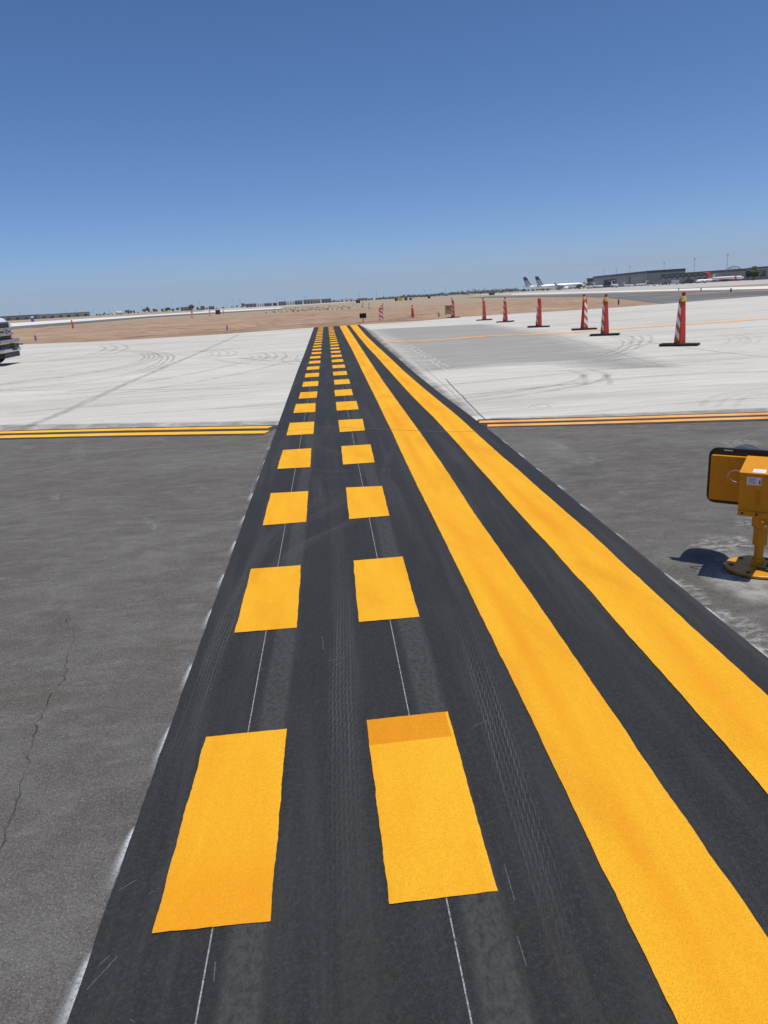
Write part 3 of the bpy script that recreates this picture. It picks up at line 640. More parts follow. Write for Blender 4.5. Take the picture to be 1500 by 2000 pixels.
blob([(1110, 898), (1160, 890), (1180, 900), (1130, 910)], .05, -.00245, None, '', .5, mb); blob([(1400, 860), (1470, 856), (1490, 868), (1420, 875)], .1, -.00242, None, '', .7, mb); blob([(90, 970), (115, 966), (112, 976)], .05, -.0022, None, '', .8, mb); blob([(280, 1010), (310, 1020), (300, 1035)], .05, -.0022, None, '', .55, mb)
blob([(140, 880), (160, 865), (165, 895), (155, 905)], .1, -.0022, None, '', .5, mb)
tag(mb.build('pale_dust', M['white_dust'], recalc=False), 'pale scuffs and dust on the dark asphalt near the yellow light', 'dust', kind='stuff')
mb = MB()
blob([(1090, 905), (1125, 890), (1165, 895), (1185, 930), (1160, 948), (1110, 944)], .16, -.0030, None, '', .22, mb)
tag(mb.build('damp_stains', M['stain'], recalc=False), kind='structure')
mb = MB()
line_strip([G(1030, 846), G(1060, 862), G(1095, 884), G(1130, 902), G(1142, 925)], .34, -.0020, mb, .75, True, 2, .05, True); line_strip([G(1030, 842), G(1030, 865), G(1038, 885)], .2, -.0019, mb, .6, True, 3, .03, True); line_strip([G(1050, 846), G(1100, 850), G(1150, 862)], .12, -.0018, mb, .5, True, 4, .05, True)
tag(mb.build('silt_streaks', M['pale_stain'], recalc=False), kind='structure')

# ------------------------------------------------------------------ delineator posts
M['orange_plastic'] = simple('orange plastic', (.46, .040, .018), .5, 0, .12, 4, .4, (.36, .05, .03))
M['sheeting'] = simple('white reflective sheeting', (.74, .73, .74), .45, 0, .06, 5, .4, (.5, .48, .46))
M['sheet_or'] = simple('orange reflective sheeting', (.56, .085, .016), .45, 0, .08, 5)
M['rubber'] = simple('black recycled rubber', (.022, .021, .021), .85, 0, .3, 9, .3, (.07, .065, .06))
M['red_lens'] = simple('red lens', (.34, .006, .012), .25, 0, .1, 6, .5)
M['yellow_case'] = simple('yellow lamp case', (.70, .50, .03), .5, 0, .1, 6)
M['lamp_white'] = simple('pale lamp ring', (.72, .68, .62), .5)
def delineator(label, loc, rz, base=True, light=True, hgt=1.16, wb=.24, wt=.135, base_rz=0.0, stripes=True, lside=1, group='orange delineator posts'):
    t = thing('delineator_post', label, 'delineator', loc, rz, group)
    z0 = .055 if base else 0.0; n = 8
    tb = .20*wb/.24; tt = .10*wt/.135
    mb = MB(); vs = []; fs = []; hs_ = [z0, z0+.05, hgt*.3, hgt*.6, hgt-.09, hgt-.045, hgt-.015, hgt]
    def dims(z):
        k = (z-z0)/(hgt-z0); w_ = wb+(wt-wb)*k; d_ = tb+(tt-tb)*k
        if z > hgt-.08: q = (z-(hgt-.08))/.08; w_ *= math.sqrt(max(.12, 1-q*q*.85)); d_ *= math.sqrt(max(.2, 1-q*q*.6))
        return w_, d_
    for z in hs_:
        w_, d_ = dims(z); c = min(w_, d_)*.14
        for x, y in ((-w_/2+c, -d_/2), (w_/2-c, -d_/2), (w_/2, -d_/2+c), (w_/2, d_/2-c), (w_/2-c, d_/2), (-w_/2+c, d_/2), (-w_/2, d_/2-c), (-w_/2, -d_/2+c)): vs.append((x, y, z))
    for i in range(len(hs_)-1):
        for k in range(8): fs.append((i*8+k, i*8+(k+1) % 8, (i+1)*8+(k+1) % 8, (i+1)*8+k))
    fs.append(tuple(range((len(hs_)-1)*8, len(hs_)*8))); mb.add(vs, fs)
    body = mb.build('post_body', M['orange_plastic'], t, smooth=True, angle=35)
    mbh = MB(); zc = hgt-.075; dd = dims(zc)[1]
    mbh.lathe([(0, .022), (dd+.004, .022)], (0, -dd/2-.002, zc), (0, 1, 0), 12); mbh.build('grip_hole', M['rubber'], body)
    if stripes:
        for sgn in (-1, 1):
            mbs = MB(); mbo = MB()
            def pt(u, z):
                w_, d_ = dims(z); return (u*w_*.40, sgn*(d_/2+.0025), z)
            za, zb = z0+.06, hgt-.14; per = .30
            mbo.add([(p_[0], p_[1]-sgn*.0012, p_[2]) for p_ in (pt(-1, za), pt(1, za), pt(1, zb), pt(-1, zb))], [(0, 1, 2, 3)])
            k = -1
            while True:
                lo = za + k*per + .10
                if lo > zb: break
                # parallelogram falling to the right, clipped to the panel
                nn = 8; up = []; dn = []
                for i in range(nn+1):
                    u = -1+2*i/nn; b0 = lo - (u)*.085*sgn*-1*-1 if False else lo-u*.085*(-sgn)*-1; b0 = lo-u*.085*(1 if sgn < 0 else -1)
                    a_ = min(max(b0, za), zb); b_ = min(max(b0+.155, za), zb); dn.append(pt(u, a_)); up.append(pt(u, b_))
                for i in range(nn):
                    if up[i][2]-dn[i][2] > .002 or up[i+1][2]-dn[i+1][2] > .002: mbs.add([dn[i], dn[i+1], up[i+1], up[i]], [(0, 1, 2, 3)])
                k += 1
            mbo.build('orange_sheeting', M['sheet_or'], t); mbs.build('white_stripes', M['sheeting'], t)
    if base:
        MB().box((0, 0, .03), (.92, .42, .05), 0, Matrix.Rotation(base_rz, 3, 'Z')).build('rubber_base', M['rubber'], t, bevel=.012)
    if light:
        x = lside*.055
        l = MB().box((x, -.01, hgt-.045), (.085, .11, .10)).box((x-lside*.03, 0, hgt-.005), (.06, .075, .03)).build('warning_light', M['yellow_case'], t, bevel=.015)
        MB().lathe([(0, .044), (.03, .05), (.034, .05)], (x, -.01, hgt+.005), n=14).build('lamp_ring', M['lamp_white'], l, smooth=True)
        MB().lathe([(0, .045), (.07, .047), (.085, .044), (.09, .03)], (x, -.01, hgt+.038), n=14).build('lens', M['red_lens'], l, smooth=True)
    return t
for lab, px, rz, brz, lt, ls, h_ in (
    ('nearest orange striped delineator post, largest one, standing at right on the concrete', (1327, 675), R(-52), R(42), True, 1, 1.17),
    ('orange delineator post with red lamp, second closest, just right of the wide striped one', (1181, 655), R(-58), R(52), True, 1, 1.17),
    ('orange delineator post turned so its wide white stripes face the camera', (1141, 644), R(40), R(-35), True, -1, 1.17),
    ('orange delineator post without any lamp, topped by a rounded handle', (1052, 639), R(-62), R(52), False, 1, 1.22),
    ('lamp topped orange delineator post immediately left of the lampless one', (987, 629), R(-60), R(52), True, 1, 1.15),
    ('slender orange delineator post with lamp, two left of the lampless one', (946, 625.5), R(-70), R(60), True, -1, 1.15),
    ('orange delineator post with black base standing against the plywood box', (885, 620.5), R(-35), R(20), True, -1, 1.2),
    ('small orange delineator post alone on the dirt between stub post and striped panel', (806.5, 625), R(-70), R(62), True, 1, .88),
    ('leaning orange delineator post alone on the dirt at left, beyond the grey stub', (143, 643), R(-50), R(45), False, 1, 1.12)):
    p = G(*px); az = math.atan2(p.x, p.y)
    o = delineator(lab, (p.x, p.y, 0.0 if px[1] > 629 and px[0] > 200 else -.01), rz-az, True, lt, 1.0 if True else 0, h_) if False else delineator(lab, (p.x, p.y, 0), rz-az, True, lt, h_, lside=ls, base_rz=brz)
    o.rotation_euler = (rnd.gauss(0, .012), rnd.gauss(0, .014), o.rotation_euler.z)
    if px[0] == 143: o.rotation_euler = (0, R(-5), rz)
for lab, px, h_, wb in (('striped vertical panel stuck in the dirt just right of the far warning light', (745, 629.5), .98, .30), ('striped panel far out on the left infield, closest to the runway', (376, 622), 1.5, .40),
                        ('tiny striped panel left of the dark slatted crate on the infield', (410, 617), 1.1, .32), ('tiny striped panel right of the dark slatted crate on the infield', (436.5, 613), .95, .32)):
    p = G(*px); delineator(lab, (p.x, p.y, 0), -math.atan2(p.x, p.y), False, px[0] == 745, h_, wb, wb*.8)
for lab, px, h_ in (('thin distant orange post directly behind the striped panel', (748.5, 608), 1.0), ('thin distant orange post on a dark base left of the striped panel', (721.5, 603), 1.0), ('thinnest distant orange post above the far warning light', (708.5, 600), .9)):
    p = G(*px); delineator(lab, (p.x, p.y, 0), .6, True, False, h_, .18, .10)

# ------------------------------------------------------------------ near runway guard light
M['yel_metal'] = simple('yellow enamel', (.60, .255, .004), .45, 0, .08, 14, .4, (.44, .18, .006))
M['black_metal'] = simple('black powder coat', (.012, .012, .013), .5, 0, .2, 9)
M['steel'] = simple('galvanised steel', (.55, .55, .55), .35, .9, .15, 18)
M['hood'] = simple('dark grey hood', (.035, .037, .042), .55, 0, .2, 8)
M['label'] = simple('white label', (.78, .76, .76), .5, 0, .04, 5)
M['ink'] = simple('label print', (.12, .11, .13), .6)
M['blue_ink'] = simple('pale blue print', (.45, .58, .75), .6)
M['glass_lens'] = simple('amber lens', (.45, .22, .02), .15)
gp = G(1479, 1111)
def tx3(v, rz): return Matrix.Rotation(rz, 3, 'Z') @ Vector(v)
def guard_light(loc, rz, label, detail=True):
    t = thing('guard_light', label, 'warning light', loc, rz)
    # base flange with bolt holes
    fl = MB().lathe([(0, .160), (.004, .165), (.014, .165), (.018, .160)], n=48).build('base_flange', M['yel_metal'], t, smooth=True, angle=30)
    b = MB()
    for k in range(6):
        a = k*math.pi/3+.35; b.lathe([(0, .013), (.005, .012)], (.133*math.cos(a), .133*math.sin(a), .0185), n=12)
    b.build('flange_bolt', M['black_metal'], fl)
    po = MB(); po.lathe([(0.018, .034), (.062, .034), (.066, .030)], n=28).lathe([(.066, .0235), (.145, .0235)], n=24)
    po.build('support_tube', M['yel_metal'], t, smooth=True)
    cp = MB(); cp.lathe([(.140, .0335), (.146, .0365), (.232, .0365), (.238, .034)], n=10); cp.box((.008, 0, .275), (.055, .060, .085)); cp.build('frangible_coupling', M['yel_metal'], t, bevel=.003, smooth=True, angle=30)
    MB().lathe([(.0, .015), (.012, .022), (.10, .022)], (-.025, -.008, .242), n=18).build('swivel_clamp', M['yel_metal'], t, smooth=True)
    bt = MB()
    for x, z in ((.012, .285), (.028, .262)): bt.lathe([(0, .007), (.008, .007)], (x, -.036, z), (0, -1, 0), 6)
    bt.build('clamp_bolt', M['steel'], t)
    # backplate: yellow rear sheet in a black rounded frame
    zc, hh, ww = .505, .312, .585
    def rrect(w_, h_, r, n=7):
        P = []
        for cx_, cz_, a0 in ((w_/2-r, h_/2-r, 0), (-w_/2+r, h_/2-r, 90), (-w_/2+r, -h_/2+r, 180), (w_/2-r, -h_/2+r, 270)):
            for k in range(n+1): a = R(a0+90*k/n); P.append((cx_+r*math.cos(a), cz_+r*math.sin(a)))
        return P
    bp = MB().prism(rrect(ww, hh, .045), .0, .022, lambda u, v, d: Vector((u, d+.012, v+zc))).build('backplate', M['black_metal'], t, smooth=True, angle=30)
    MB().prism(rrect(ww-.034, hh-.062, .006), -.012, .0115, lambda u, v, d: Vector((u, d, v+zc-.007))).build('rear_cover', M['yel_metal'], t, bevel=.002)
    MB().box((-.19, -.013, zc+hh/2-.006), (.045, .004, .006)).build('latch_plate', M['steel'], bp)
    for sx in (-1, 1):
        x = sx*.148; n = 26; vs = []; fs = []
        for j, (yy, rr_) in enumerate(((.034, .116), (.15, .122), (.27, .114))):
            for k in range(n+1):
                a = R(-40)+R(260)*k/n; cut = .0 if j < 2 else -.10*(1-max(0, math.sin(a)))
                vs.append((x+rr_*math.cos(a), yy+cut, zc+.02+rr_*math.sin(a)))
        for j in range(2):
            for k in range(n): fs.append((j*(n+1)+k, j*(n+1)+k+1, (j+1)*(n+1)+k+1, (j+1)*(n+1)+k))
        hd = MB().add(vs, fs).build('visor', M['hood'], t, smooth=True, angle=60)
        sm = hd.modifiers.new('thickness', 'SOLIDIFY'); sm.thickness = .004
        MB().lathe([(0, .098), (.02, .094), (.038, .06), (.044, 0.01)], (x, .034, zc+.02), (0, 1, 0), 24).build('lens', M['glass_lens'] if detail else M['hood'], t, smooth=True)
    # junction cabinet on the back, sloping lid and hinged lip
    cw, zb, zt0, zt1, yd0, yd1 = .19, .352, .578, .628, -.195, -.0135
    prof = [(yd0, zb), (yd0, zt0), (yd1, zt1), (yd1, zb)]
    cab = MB().prism(prof, -cw/2, cw/2, lambda u, v, d: Vector((d+.005, u, v))).build('cabinet', M['yel_metal'], t, bevel=.006, seg=3)
    MB().prism([(yd0-.006, zt0-.002), (yd0-.006, zt0+.006), (yd1, zt1+.007), (yd1, zt1+.001)], -cw/2-.004, cw/2+.004, lambda u, v, d: Vector((d+.005, u, v))).build('cabinet_lid', M['yel_metal'], cab, bevel=.0025)
    lip = MB().box((.002, yd0-.004, zb+.014), (cw-.012, .007, .027)).build('cabinet_lip', M['yel_metal'], cab, bevel=.0015)
    sc = MB()
    for x in (-.065, .003, .07): sc.lathe([(0, .0065), (.004, .005)], (x, yd0-.0075, zb+.015), (0, -1, 0), 10)
    sc.build('lip_screw', M['black_metal'], cab)
    MB().box((cw/2+.006, -.11, .47), (.006, .012, .20), 0, Matrix.Rotation(R(-14), 3, 'X')).box((cw/2+.006, -.06, .47), (.006, .012, .22)).build('side_bracket', M['yel_metal'], cab, bevel=.001)
    MB().cyl((cw/2+.004, -.12, .545), (cw/2+.055, -.12, .545), .009).cyl((cw/2+.012, -.12, .545), (cw/2+.022, -.12, .545), .015, n=6).build('side_bolt', M['steel'], cab)
    if detail:
        lb = MB().box((-.022, yd0-.0012, zt0-.036), (.068, .0016, .042)).build('rating_label', M['label'], cab)
        pr = MB()
        for k in range(5): pr.box((-.032+.003*(k % 2), yd0-.0022, zt0-.022-.0065*k), (.040-.006*(k % 3), .0006, .0022))
        pr.box((.005, yd0-.0022, zt0-.040), (.007, .0006, .022)); pr.build('label_print', M['ink'], lb)
        sl_ = math.atan2(zt1-zt0, yd1-yd0); rt_ = Matrix.Rotation(sl_, 3, 'X'); cy = yd0+.022; cz = zt0+.006+(cy-yd0)*math.tan(sl_)+.0018
        l2 = MB().box((-.004, cy, cz), (.058, .036, .0014), 0, rt_).build('lid_label', M['label'], cab)
        p2 = MB()
        for k in range(3): p2.box((-.004, cy-.009+.009*k, cz+.0012+(-.009+.009*k)*math.tan(sl_)), (.044, .003, .0006), 0, rt_)
        p2.build('label_print', M['blue_ink'], l2)
        # embossed lettering down the cabinet front
        fc = bpy.data.curves.new('letters', 'FONT'); fc.body = 'ADB'; fc.size = .036; fc.extrude = .003; fc.align_x = 'CENTER'; fc.align_y = 'CENTER'; fc.space_character = 1.25
        fo = bpy.data.objects.new('letters', fc); C.objects.link(fo); dg = bpy.context.evaluated_depsgraph_get()
        me = bpy.data.meshes.new_from_object(fo.evaluated_get(dg)); bpy.data.objects.remove(fo)
        me.materials.clear(); me.materials.append(M['yel_metal'])
        eo = bpy.data.objects.new('embossed_letters', me); C.objects.link(eo); eo.parent = cab; eo.location = (.0, yd0-.0008, .452)
        eo.rotation_euler = Matrix(((0, 1, 0), (0, 0, -1), (-1, 0, 0))).to_euler()      # reads downwards, facing out
        # conduit loop at the left of the cabinet
        lp = [(-.088, -.12, .565)]
        for k in range(0, 15):
            a = R(75+210*k/14); lp.append((-.118+.052*math.cos(a), -.105+.004*k, .53+.038*math.sin(a)))
        lp.append((-.088, -.045, .49))
        MB().tube(lp, .0042, 8).build('conduit_loop', M['steel'], t, smooth=True)
        MB().lathe([(0, .010), (.014, .010)], (-.098, -.121, .566), (1, 0, 0), 6).build('conduit_gland', M['steel'], t)
        cb = [(.02, -.03, .33), (.05, -.06, .31), (.085, -.03, .315), (.12, .0, .29), (.10, .03, .20), (.07, .02, .08), (.05, -.04, .035), (.02, -.065, .024), (.10, -.085, .024), (.17, -.08, .02)]
        ob = MB().tube([Vector(cb[i]).lerp(Vector(cb[i+1]), k/5) for i in range(len(cb)-1) for k in range(5)], .006, 8).build('power_cable', M['black_metal'], t, smooth=True)
        MB().box((.03, -.062, .03), (.045, .022, .02)).build('cable_plug', M['black_metal'], t, bevel=.004)
        ti = [(-.10, -.118, .012)] + [(-.055+.06*math.cos(R(200+k*14)), -.15+.028*math.sin(R(200+k*14)), .012) for k in range(14)] + [(.0, -.14, .018)]
        MB().tube(ti, .0018, 6).build('tether_wire', M['black_metal'], t, smooth=True)
    return t
guard_light((gp.x, gp.y, 0.0), R(-40), 'yellow guard light with black framed back panel standing on a round base at right')
gp2 = G(709, 632.5)
guard_light((gp2.x+.03, gp2.y, 0.0), R(172), 'small far warning light with two dark visored lamps where the band ends', detail=False).scale = (.78, .9, 1.04)

# ------------------------------------------------------------------ plywood box, stub markers, slatted crate, portable toilet
M['plywood'] = simple('weathered plywood', (.36, .25, .13), .85, 0, .2, 5, .3, (.22, .15, .08))
M['plywood2'] = simple('plywood edging', (.42, .31, .18), .85)
p = G(880.5, 618.5); t = thing('plywood_box', 'weathered plywood box on the dirt behind the delineator with black base', 'box', (p.x, p.y+.5, 0), R(-4))
MB().box((0, 0, .41), (.62, .5, .74)).build('box_panel', M['plywood'], t, bevel=.006)
MB().box((0, 0, .80), (.68, .56, .035)).build('lid', M['plywood2'], t, bevel=.005)
for x in (-.29, .29):
    MB().box((x, -.262, .42), (.05, .022, .70)).build('batten', M['plywood2'], t, bevel=.004)
    MB().box((x*.8, 0, .02), (.09, .5, .04)).build('skid', M['plywood2'], t)
M['stub'] = simple('grey plastic pipe', (.165, .165, .17), .6, 0, .12, 6); M['stub_dark'] = simple('dark plastic pipe', (.07, .07, .075), .6)
M['conc_ring'] = simple('pale concrete pad', (.52, .47, .40), .9, 0, .1, 4)
for lab, px, h_, r_, mt in (('grey stub marker post on the dirt nearest the left end of the band', (444.5, 648), .47, .055, 'stub'), ('grey stub marker post at far left in front of the truck grille', (70.5, 667), .46, .065, 'stub'),
                           ('grey stub marker post left of the plywood box', (857.5, 621.5), .45, .055, 'stub'), ('dark stub marker post behind the gap between near delineators', (1208, 596.5), .46, .06, 'stub_dark')):
    p = G(*px); t = thing('stub_marker', lab, 'marker post', (p.x, p.y, 0), 0, 'stub marker posts on the dirt')
    MB().lathe([(0, r_), (h_-.01, r_), (h_, r_*.85)], n=18).build('pipe', M[mt], t, smooth=True); MB().lathe([(h_-.09, r_+.003), (h_-.05, r_+.003)], n=18).build('reflective_band', M['sheeting'] if mt == 'stub' else M['stub'], t, smooth=True)
    MB().lathe([(0, r_*4.2), (.03, r_*4)], n=24).build('concrete_pad', M['conc_ring'], t)
for lab, px in (('dark stub beside the distant right taxiway, leftmost of three', (1325.5, 567)), ('dark stub beside the distant right taxiway, middle of three', (1369, 568)), ('dark stub beside the distant right taxiway, rightmost of three', (1427.5, 570))):
    p = G(*px); t = thing('stub_marker', lab, 'marker post', (p.x, p.y, -.02), 0, 'stub markers by the distant taxiway')
    MB().lathe([(0, .09), (.42, .09), (.46, .07)], n=10).build('pipe', M['stub_dark'], t); MB().lathe([(.30, .095), (.38, .095)], n=10).build('reflective_band', M['sheet_or'], t)
M['dark_wood'] = simple('dark stained slats', (.05, .035, .028), .8, 0, .3, 3)
p = G(426, 614); t = thing('slatted_crate', 'dark brown slatted crate far out on the infield between two striped panels', 'crate', (p.x, p.y, -.05), R(12))
MB().box((0, 0, .60), (1.1, .8, 1.0)).build('crate_core', M['dark_wood'], t)
for k in range(6):
    MB().box((-.5+.2*k, -.42, .62), (.12, .03, 1.16)).build('slat', M['dark_wood'], t)
M['wc_blue'] = simple('blue plastic', (.03, .10, .30), .5, 0, .1, 2); M['wc_white'] = simple('white plastic roof', (.8, .8, .8), .5)
p = far(63, 330); t = thing('portable_toilet', 'blue portable toilet with white roof beside the far left runway', 'portable toilet', (p.x, p.y, -.05), R(25))
MB().box((0, 0, 1.05), (1.3, 1.3, 2.0)).build('cabin', M['wc_blue'], t, bevel=.05); MB().box((0, 0, 2.16), (1.36, 1.36, .24), 0, None, .75).build('roof', M['wc_white'], t, bevel=.06)
MB().box((0, -.67, 1.05), (.85, .05, 1.75)).build('door', M['wc_blue'], t, bevel=.02); MB().box((.45, -.70, 1.1), (.05, .04, .2)).build('handle', M['wc_white'], t)

# ------------------------------------------------------------------ pickup truck, mostly beyond the left edge of the frame
M['truck_white'] = simple('white truck paint', (.78, .80, .80), .22, 0, .02, 2, .6); M['chrome'] = simple('chrome', (.50, .51, .53), .14, 1.0, .04, 4)
M['tyre'] = simple('tyre rubber', (.018, .018, .018), .85, 0, .2, 8, .3); M['dark_trim'] = simple('black trim', (.012, .012, .013), .55, 0, .2, 6); M['tglass'] = simple('tinted glass', (.02, .025, .03), .06, 0, .05, 3, .8)
M['emblem_blue'] = simple('dark blue emblem enamel', (.015, .03, .12), .25); M['lamp_clear'] = simple('clear lamp', (.75, .75, .72), .12, 0, .05, 4, .8); M['hitch'] = simple('grey steel', (.09, .09, .09), .6, .3)
tr = thing('pickup_truck', 'white pickup truck with chrome grille and bumper cut off by left edge', 'truck', (-11.47, 28.0, 0), R(5.0))
def fx(u, v, d): return Vector((u, d, v))          # profile in x/z, extruded across y
W2 = .98
body = MB(); secs = [(-.03, .62, 1.44, .90), (-.12, .55, 1.60, .96), (-.45, .50, 1.68, .98), (-1.45, .50, 1.68, 1.0), (-1.75, .5, 1.64, 1.0), (-3.9, .5, 1.62, 1.0), (-6.1, .55, 1.58, 1.0)]
vs = []; fs = []; NP = 12
for x, zb, zt, wy in secs:
    pr_ = [(-wy*.96, zb), (-wy, zb+.12), (-wy, zt-.35), (-wy*.985, zt-.16), (-wy*.93, zt-.05), (-wy*.7, zt), (wy*.7, zt), (wy*.93, zt-.05), (wy*.985, zt-.16), (wy, zt-.35), (wy, zb+.12), (wy*.96, zb)]
    vs += [(x, y, z) for y, z in pr_]
for i in range(len(secs)-1):
    for k in range(NP): fs.append((i*NP+k, i*NP+(k+1) % NP, (i+1)*NP+(k+1) % NP, (i+1)*NP+k))
fs += [tuple(range(NP)), tuple(range((len(secs)-1)*NP, len(secs)*NP))[::-1]]
body.add(vs, fs); bo = body.build('body', M['truck_white'], tr, smooth=True, angle=35)
MB().prism([(-1.55, 1.60), (-2.35, 2.06), (-4.0, 2.08), (-4.25, 1.6)], -.86, .86, fx).build('cab', M['truck_white'], tr, bevel=.06)
MB().prism([(-1.63, 1.66), (-2.33, 2.02), (-2.34, 2.03), (-1.72, 1.64)], -.78, .78, lambda u, v, d: Vector((u+.02, d, v+.015))).build('windscreen', M['tglass'], tr)
for s in (-1, 1): MB().prism([(-1.95, 1.66), (-2.42, 1.98), (-3.92, 1.98), (-4.05, 1.66)], .862, .872, lambda u, v, d: Vector((u, s*d, v))).build('side_window', M['tglass'], tr)
# front end, seen foreshortened: grille of dark mesh and chrome bars, emblem, bumpers
gr = MB().box((-.055, 0, 1.16), (.10, 1.56, .62)).build('grille', M['dark_trim'], tr, bevel=.01)
for z, th, pr_ in ((1.42, .035, .02), (1.36, .02, .012), (1.22, .12, .075), (1.06, .115, .085), (.97, .02, .02), (.93, .02, .025), (.885, .02, .03)):
    MB().box((.0+pr_/2, 0, z), (.06+pr_, 1.52, th)).build('grille_bar', M['chrome'] if th > .1 else M['hitch'], gr, bevel=.012, seg=3)
em = MB().lathe([(0, .105), (.02, .11), (.035, .10)], (.082, -.0, 1.145), (1, 0, 0), 32, 0, 2.2).build('emblem_ring', M['chrome'], gr, smooth=True)
MB().lathe([(0, .078), (.012, .076)], (.117, 0, 1.145), (1, 0, 0), 32, 0, 2.3).build('emblem_field', M['emblem_blue'], em, smooth=True)
MB().tube([(.131, .09, 1.12), (.131, .0, 1.11), (.131, -.08, 1.135), (.131, -.06, 1.17), (.131, .02, 1.165), (.131, .0, 1.14), (.131, -.11, 1.13)], .008, 6).build('emblem_mark', M['chrome'], em)
for s in (-1, 1): MB().box((-.03, s*.84, 1.18), (.16, .24, .42)).build('headlight', M['lamp_clear'], tr, bevel=.03)
bm_ = MB().box((.06, 0, .80), (.32, 2.0, .16)).build('bumper', M['chrome'], tr, bevel=.04, seg=3)
MB().box((.03, 0, .645), (.28, 1.94, .17)).build('bumper_insert', M['dark_trim'], bm_, bevel=.01)
MB().box((.06, 0, .50), (.31, 1.98, .14)).build('bumper_lower', M['chrome'], bm_, bevel=.04, seg=3)
MB().box((.06, 0, .35), (.26, 1.7, .20), 0, None, 1.0).build('air_dam', M['dark_trim'], tr, bevel=.03)
for s in (-1, 1):
    if s > 0: MB().box((.22, .30, .60), (.10, .30, .24)).box((.23, .30, .70), (.12, .34, .05)).build('winch_bracket', M['hitch'], tr, bevel=.01)
    MB().tube([(.15, s*.62, .66), (.28, s*.62, .67), (.38, s*.62, .665), (.40, s*.60, .665)], .022, 8).build('tow_hook', M['dark_trim'], tr)
for x in (-.80, -4.6):
    for s in (-1, 1):
        wl = MB().lathe([(-.14, .30), (-.14, .385), (-.11, .415), (.11, .415), (.14, .385), (.14, .30)], (x, s*.84, .415), (0, 1, 0), 36).build('wheel', M['tyre'], tr, smooth=True, angle=30)
        MB().lathe([(-.145, .27), (-.10, .29), (.10, .29), (.145, .27)], (x, s*.84, .415), (0, 1, 0), 24).build('rim', M['chrome'], wl, smooth=True)
        MB().lathe([(0, .52), (.02, .52)], (x, s*.985, .50), (0, s, 0), 30).build('wheel_arch', M['dark_trim'], tr)
for s in (-1, 1): MB().box((-2.0, s*1.12, 1.75), (.10, .22, .26)).build('mirror', M['dark_trim'], tr, bevel=.03)

# ------------------------------------------------------------------ aircraft
M['ac_white'] = simple('white aircraft paint', (.80, .80, .80), .3, 0, .03, .5); M['ac_grey'] = simple('grey wing paint', (.42, .43, .44), .4); M['ac_dark'] = simple('dark gear', (.03, .03, .032), .6); M['ac_red'] = simple('red aircraft paint', (.45, .02, .03), .4)
M['ac_orange'] = simple('orange aircraft paint', (.72, .13, .035), .4); M['ac_glass'] = simple('cockpit glass', (.02, .025, .03), .1); M['ac_blue'] = simple('dark blue aircraft paint', (.02, .03, .07), .35)
def m_tail():
    n = NT('striped tail livery', .4); v = n.xyz(n.obj()); s = n.math('ADD', v[0], n.math('MULTIPLY', v[2], .62))
    k = n.math('FRACT', n.math('MULTIPLY', n.math('ADD', s, 40.0), .32))
    c = n.ramp(k, [(0, (.02, .035, .06)), (.45, (.02, .035, .06)), (.47, (.75, .75, .75)), (.6, (.75, .75, .75)), (.62, (.18, .32, .42)), (.86, (.18, .32, .42)), (.88, (.7, .7, .7)), (1, (.7, .7, .7))])
    c = n.mix(n.rng(v[2], 13.2, 13.6), c, (.02, .03, .05)); n.col(c); return n.m
M['tail'] = m_tail()
